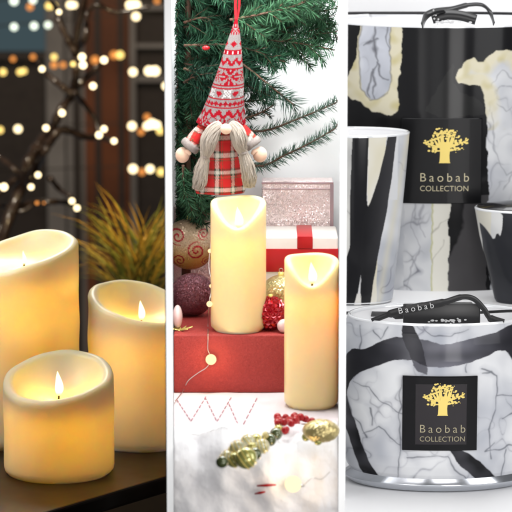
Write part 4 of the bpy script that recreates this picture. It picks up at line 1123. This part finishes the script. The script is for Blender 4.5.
link('glass_foot', *lathe([(.2, .1), (36*ksm, .1), (39.5*ksm, 1.6), (40.6*ksm, max(zb3, 3)), (.2, max(zb3, 3)-.3)], 96), M['rim_glass'], lo)
pr_ = Vector((W(528, 300, Ys).x, Ys, zV)); ro_, zt4, rt4, zb4, rb4 = vessel('small_vase', 'small dark tapered glass at the right edge in front of the tall vase', pr_, ksm, [(213, 55), (240, 50), (270, 42), (302, 34), (305, 32)], pat_right, 528, 1.4, 'vase', nrow=200, ns=360, inner=M['inside_dark'], wall=2.2)
link('glass_foot', *lathe([(.2, .1), (30*ksm, .1), (32.5*ksm, 1.6), (33.5*ksm, max(zb4, 3)), (.2, max(zb4, 3)-.3)], 96), M['rim_glass'], ro_)
# wax filling of the back vases / lids
link('lid', *lathe([(.2, zt4+10), (rt4*.3, zt4+8.5), (rt4-3, zt4+2.2), (rt4-2.4, zt4+1.3), (.2, zt4+1)], 96), M['inside_dark'], ro_)

# ribbons: bowl
def bowl_pt(px, py, Y): return W(px, py, Y)-pb
rb = thing('black_ribbon', 'black satin ribbon with pale lettering tied across the bowl rim', 'ribbon', pb+Vector((0, 0, zt+1)))
ro0 = Vector(rb.location)
def RP(px, py, dy): return W(px, py, 330+dy)-ro0
v, f = ribbon(spline([RP(346, 313, 80), RP(352, 313, 70), RP(372, 314, 40), RP(396, 314, 0), RP(440, 311, -20), RP(474, 311, -24)], 8), [3.5]*8+[3.5]*8+[6]*8+[12]*8+[20]*8+[15], 1., (0, .5, 1))
link('band', v, f, M['satin'], rb)
v, f = bevbox(RP(403, 317, -30).x, RP(480, 317, -30).x, -34, -30, RP(440, 324, -34).z, RP(440, 304, -34).z, 1.2); link('tag', v, f, M['satin'], rb)
v, f = ribbon(spline([RP(372, 321, -42), RP(390, 314, -46), RP(405, 310, -48), RP(425, 306, -48), RP(445, 302, -48), RP(462, 297, -46), RP(474, 299, -44), RP(484, 309, -42), RP(490, 318, -42), RP(504, 323, -48)], 8), [6]*8+[9]*8+[10]*8+[9]*8+[7]*8+[6]*8+[6]*8+[6]*8+[9]*9+[8], 1., (0, -.2, 1))
lt = link('loop', v, f, M['satin'], rb)
v, f = ribbon(spline([RP(470, 313, -30), RP(490, 312, -20), RP(512, 311, 0), RP(530, 312, 30)], 8), 3.2, 1., (0, .3, 1)); link('band', v, f, M['satin'], rb)
def textflat(s, size, p, m, par, rot, spacing=1.3):
    cu = bpy.data.curves.new('lettering', 'FONT'); cu.body = s; cu.size = size; cu.align_x = 'CENTER'; cu.align_y = 'CENTER'; cu.space_character = spacing; cu.extrude = .15; cu.offset = -.008*size
    o = bpy.data.objects.new('tmp', cu); COL.objects.link(o); bpy.context.view_layer.update()
    me = bpy.data.meshes.new_from_object(o.evaluated_get(bpy.context.evaluated_depsgraph_get())); bpy.data.objects.remove(o)
    me.name = 'lettering'; me.materials.clear(); me.materials.append(m); oo = bpy.data.objects.new('lettering', me); COL.objects.link(oo); oo.parent = par; oo.location = p; oo.rotation_euler = rot
textflat('Baobab', 9.5, RP(416, 308.3, -51), M['print_white'], lt, (PI/2, -.17, 0), 1.5)
mb = MB(); g = random.Random(8)
for i in range(26):
    p = RP(447+g.gauss(0, 10), 320.5+g.gauss(0, 1.1), -36); mb.add(*ball(p, g.uniform(.7, 1.6), 8, 6, (1.4, .3, .8)))
mb.build('emblem', M['print_white'], rb)
# ribbon on the tall vase
rv = thing('black_ribbon', 'black ribbon bow looped over the rim at the top of the tall vase', 'ribbon', pv+Vector((0, 0, zt2+1))); ro0 = Vector(rv.location)
def RP2(px, py, dy): return W(px, py, Yv+dy)-ro0
v, f = ribbon(spline([RP2(330, 13.5, 90), RP2(372, 13, 60), RP2(420, 13, 20), RP2(470, 13, 10), RP2(530, 14, 60)], 8), 3.4, 1., (0, .4, 1)); link('band', v, f, M['satin'], rv)
v, f = ribbon(spline([RP2(422, 26, -112*kv+30), RP2(426, 16, -80), RP2(436, 11, -70), RP2(452, 9, -60), RP2(468, 5, -60), RP2(482, 5, -60), RP2(490, 12, -60), RP2(494, 24, -80)], 8), [8]*16+[7]*16+[5]*25, 1., (0, .5, .6)); link('loop', v, f, M['satin'], rv)
v, f = ribbon(spline([RP2(432, 19, -66), RP2(446, 15, -66), RP2(462, 16, -66), RP2(476, 20, -66)], 8), [12]*25, 1.2, (0, .25, 1)); link('knot', v, f, M['satin'], rv)
mb = MB()
for i in range(20):
    p = RP2(450+g.gauss(0, 8), 22+g.gauss(0, 1.0), -70); mb.add(*ball(p, g.uniform(.8, 1.8), 8, 6, (1.4, .3, .8)))
for i in range(6): mb.add(*ball(RP2(434+g.gauss(0, 2), 15+g.gauss(0, 3), -74), g.uniform(.6, 1.3), 8, 6, (1, .3, 1)))
mb.build('emblem', M['print_white'], rv)

# ------------------------------------------------------------ modelling units to metres
for o in list(COL.objects):
    if o.parent is None and o.type in ('MESH', 'EMPTY'):
        o.location = Vector(o.location)*S; o.scale = Vector(o.scale)*S
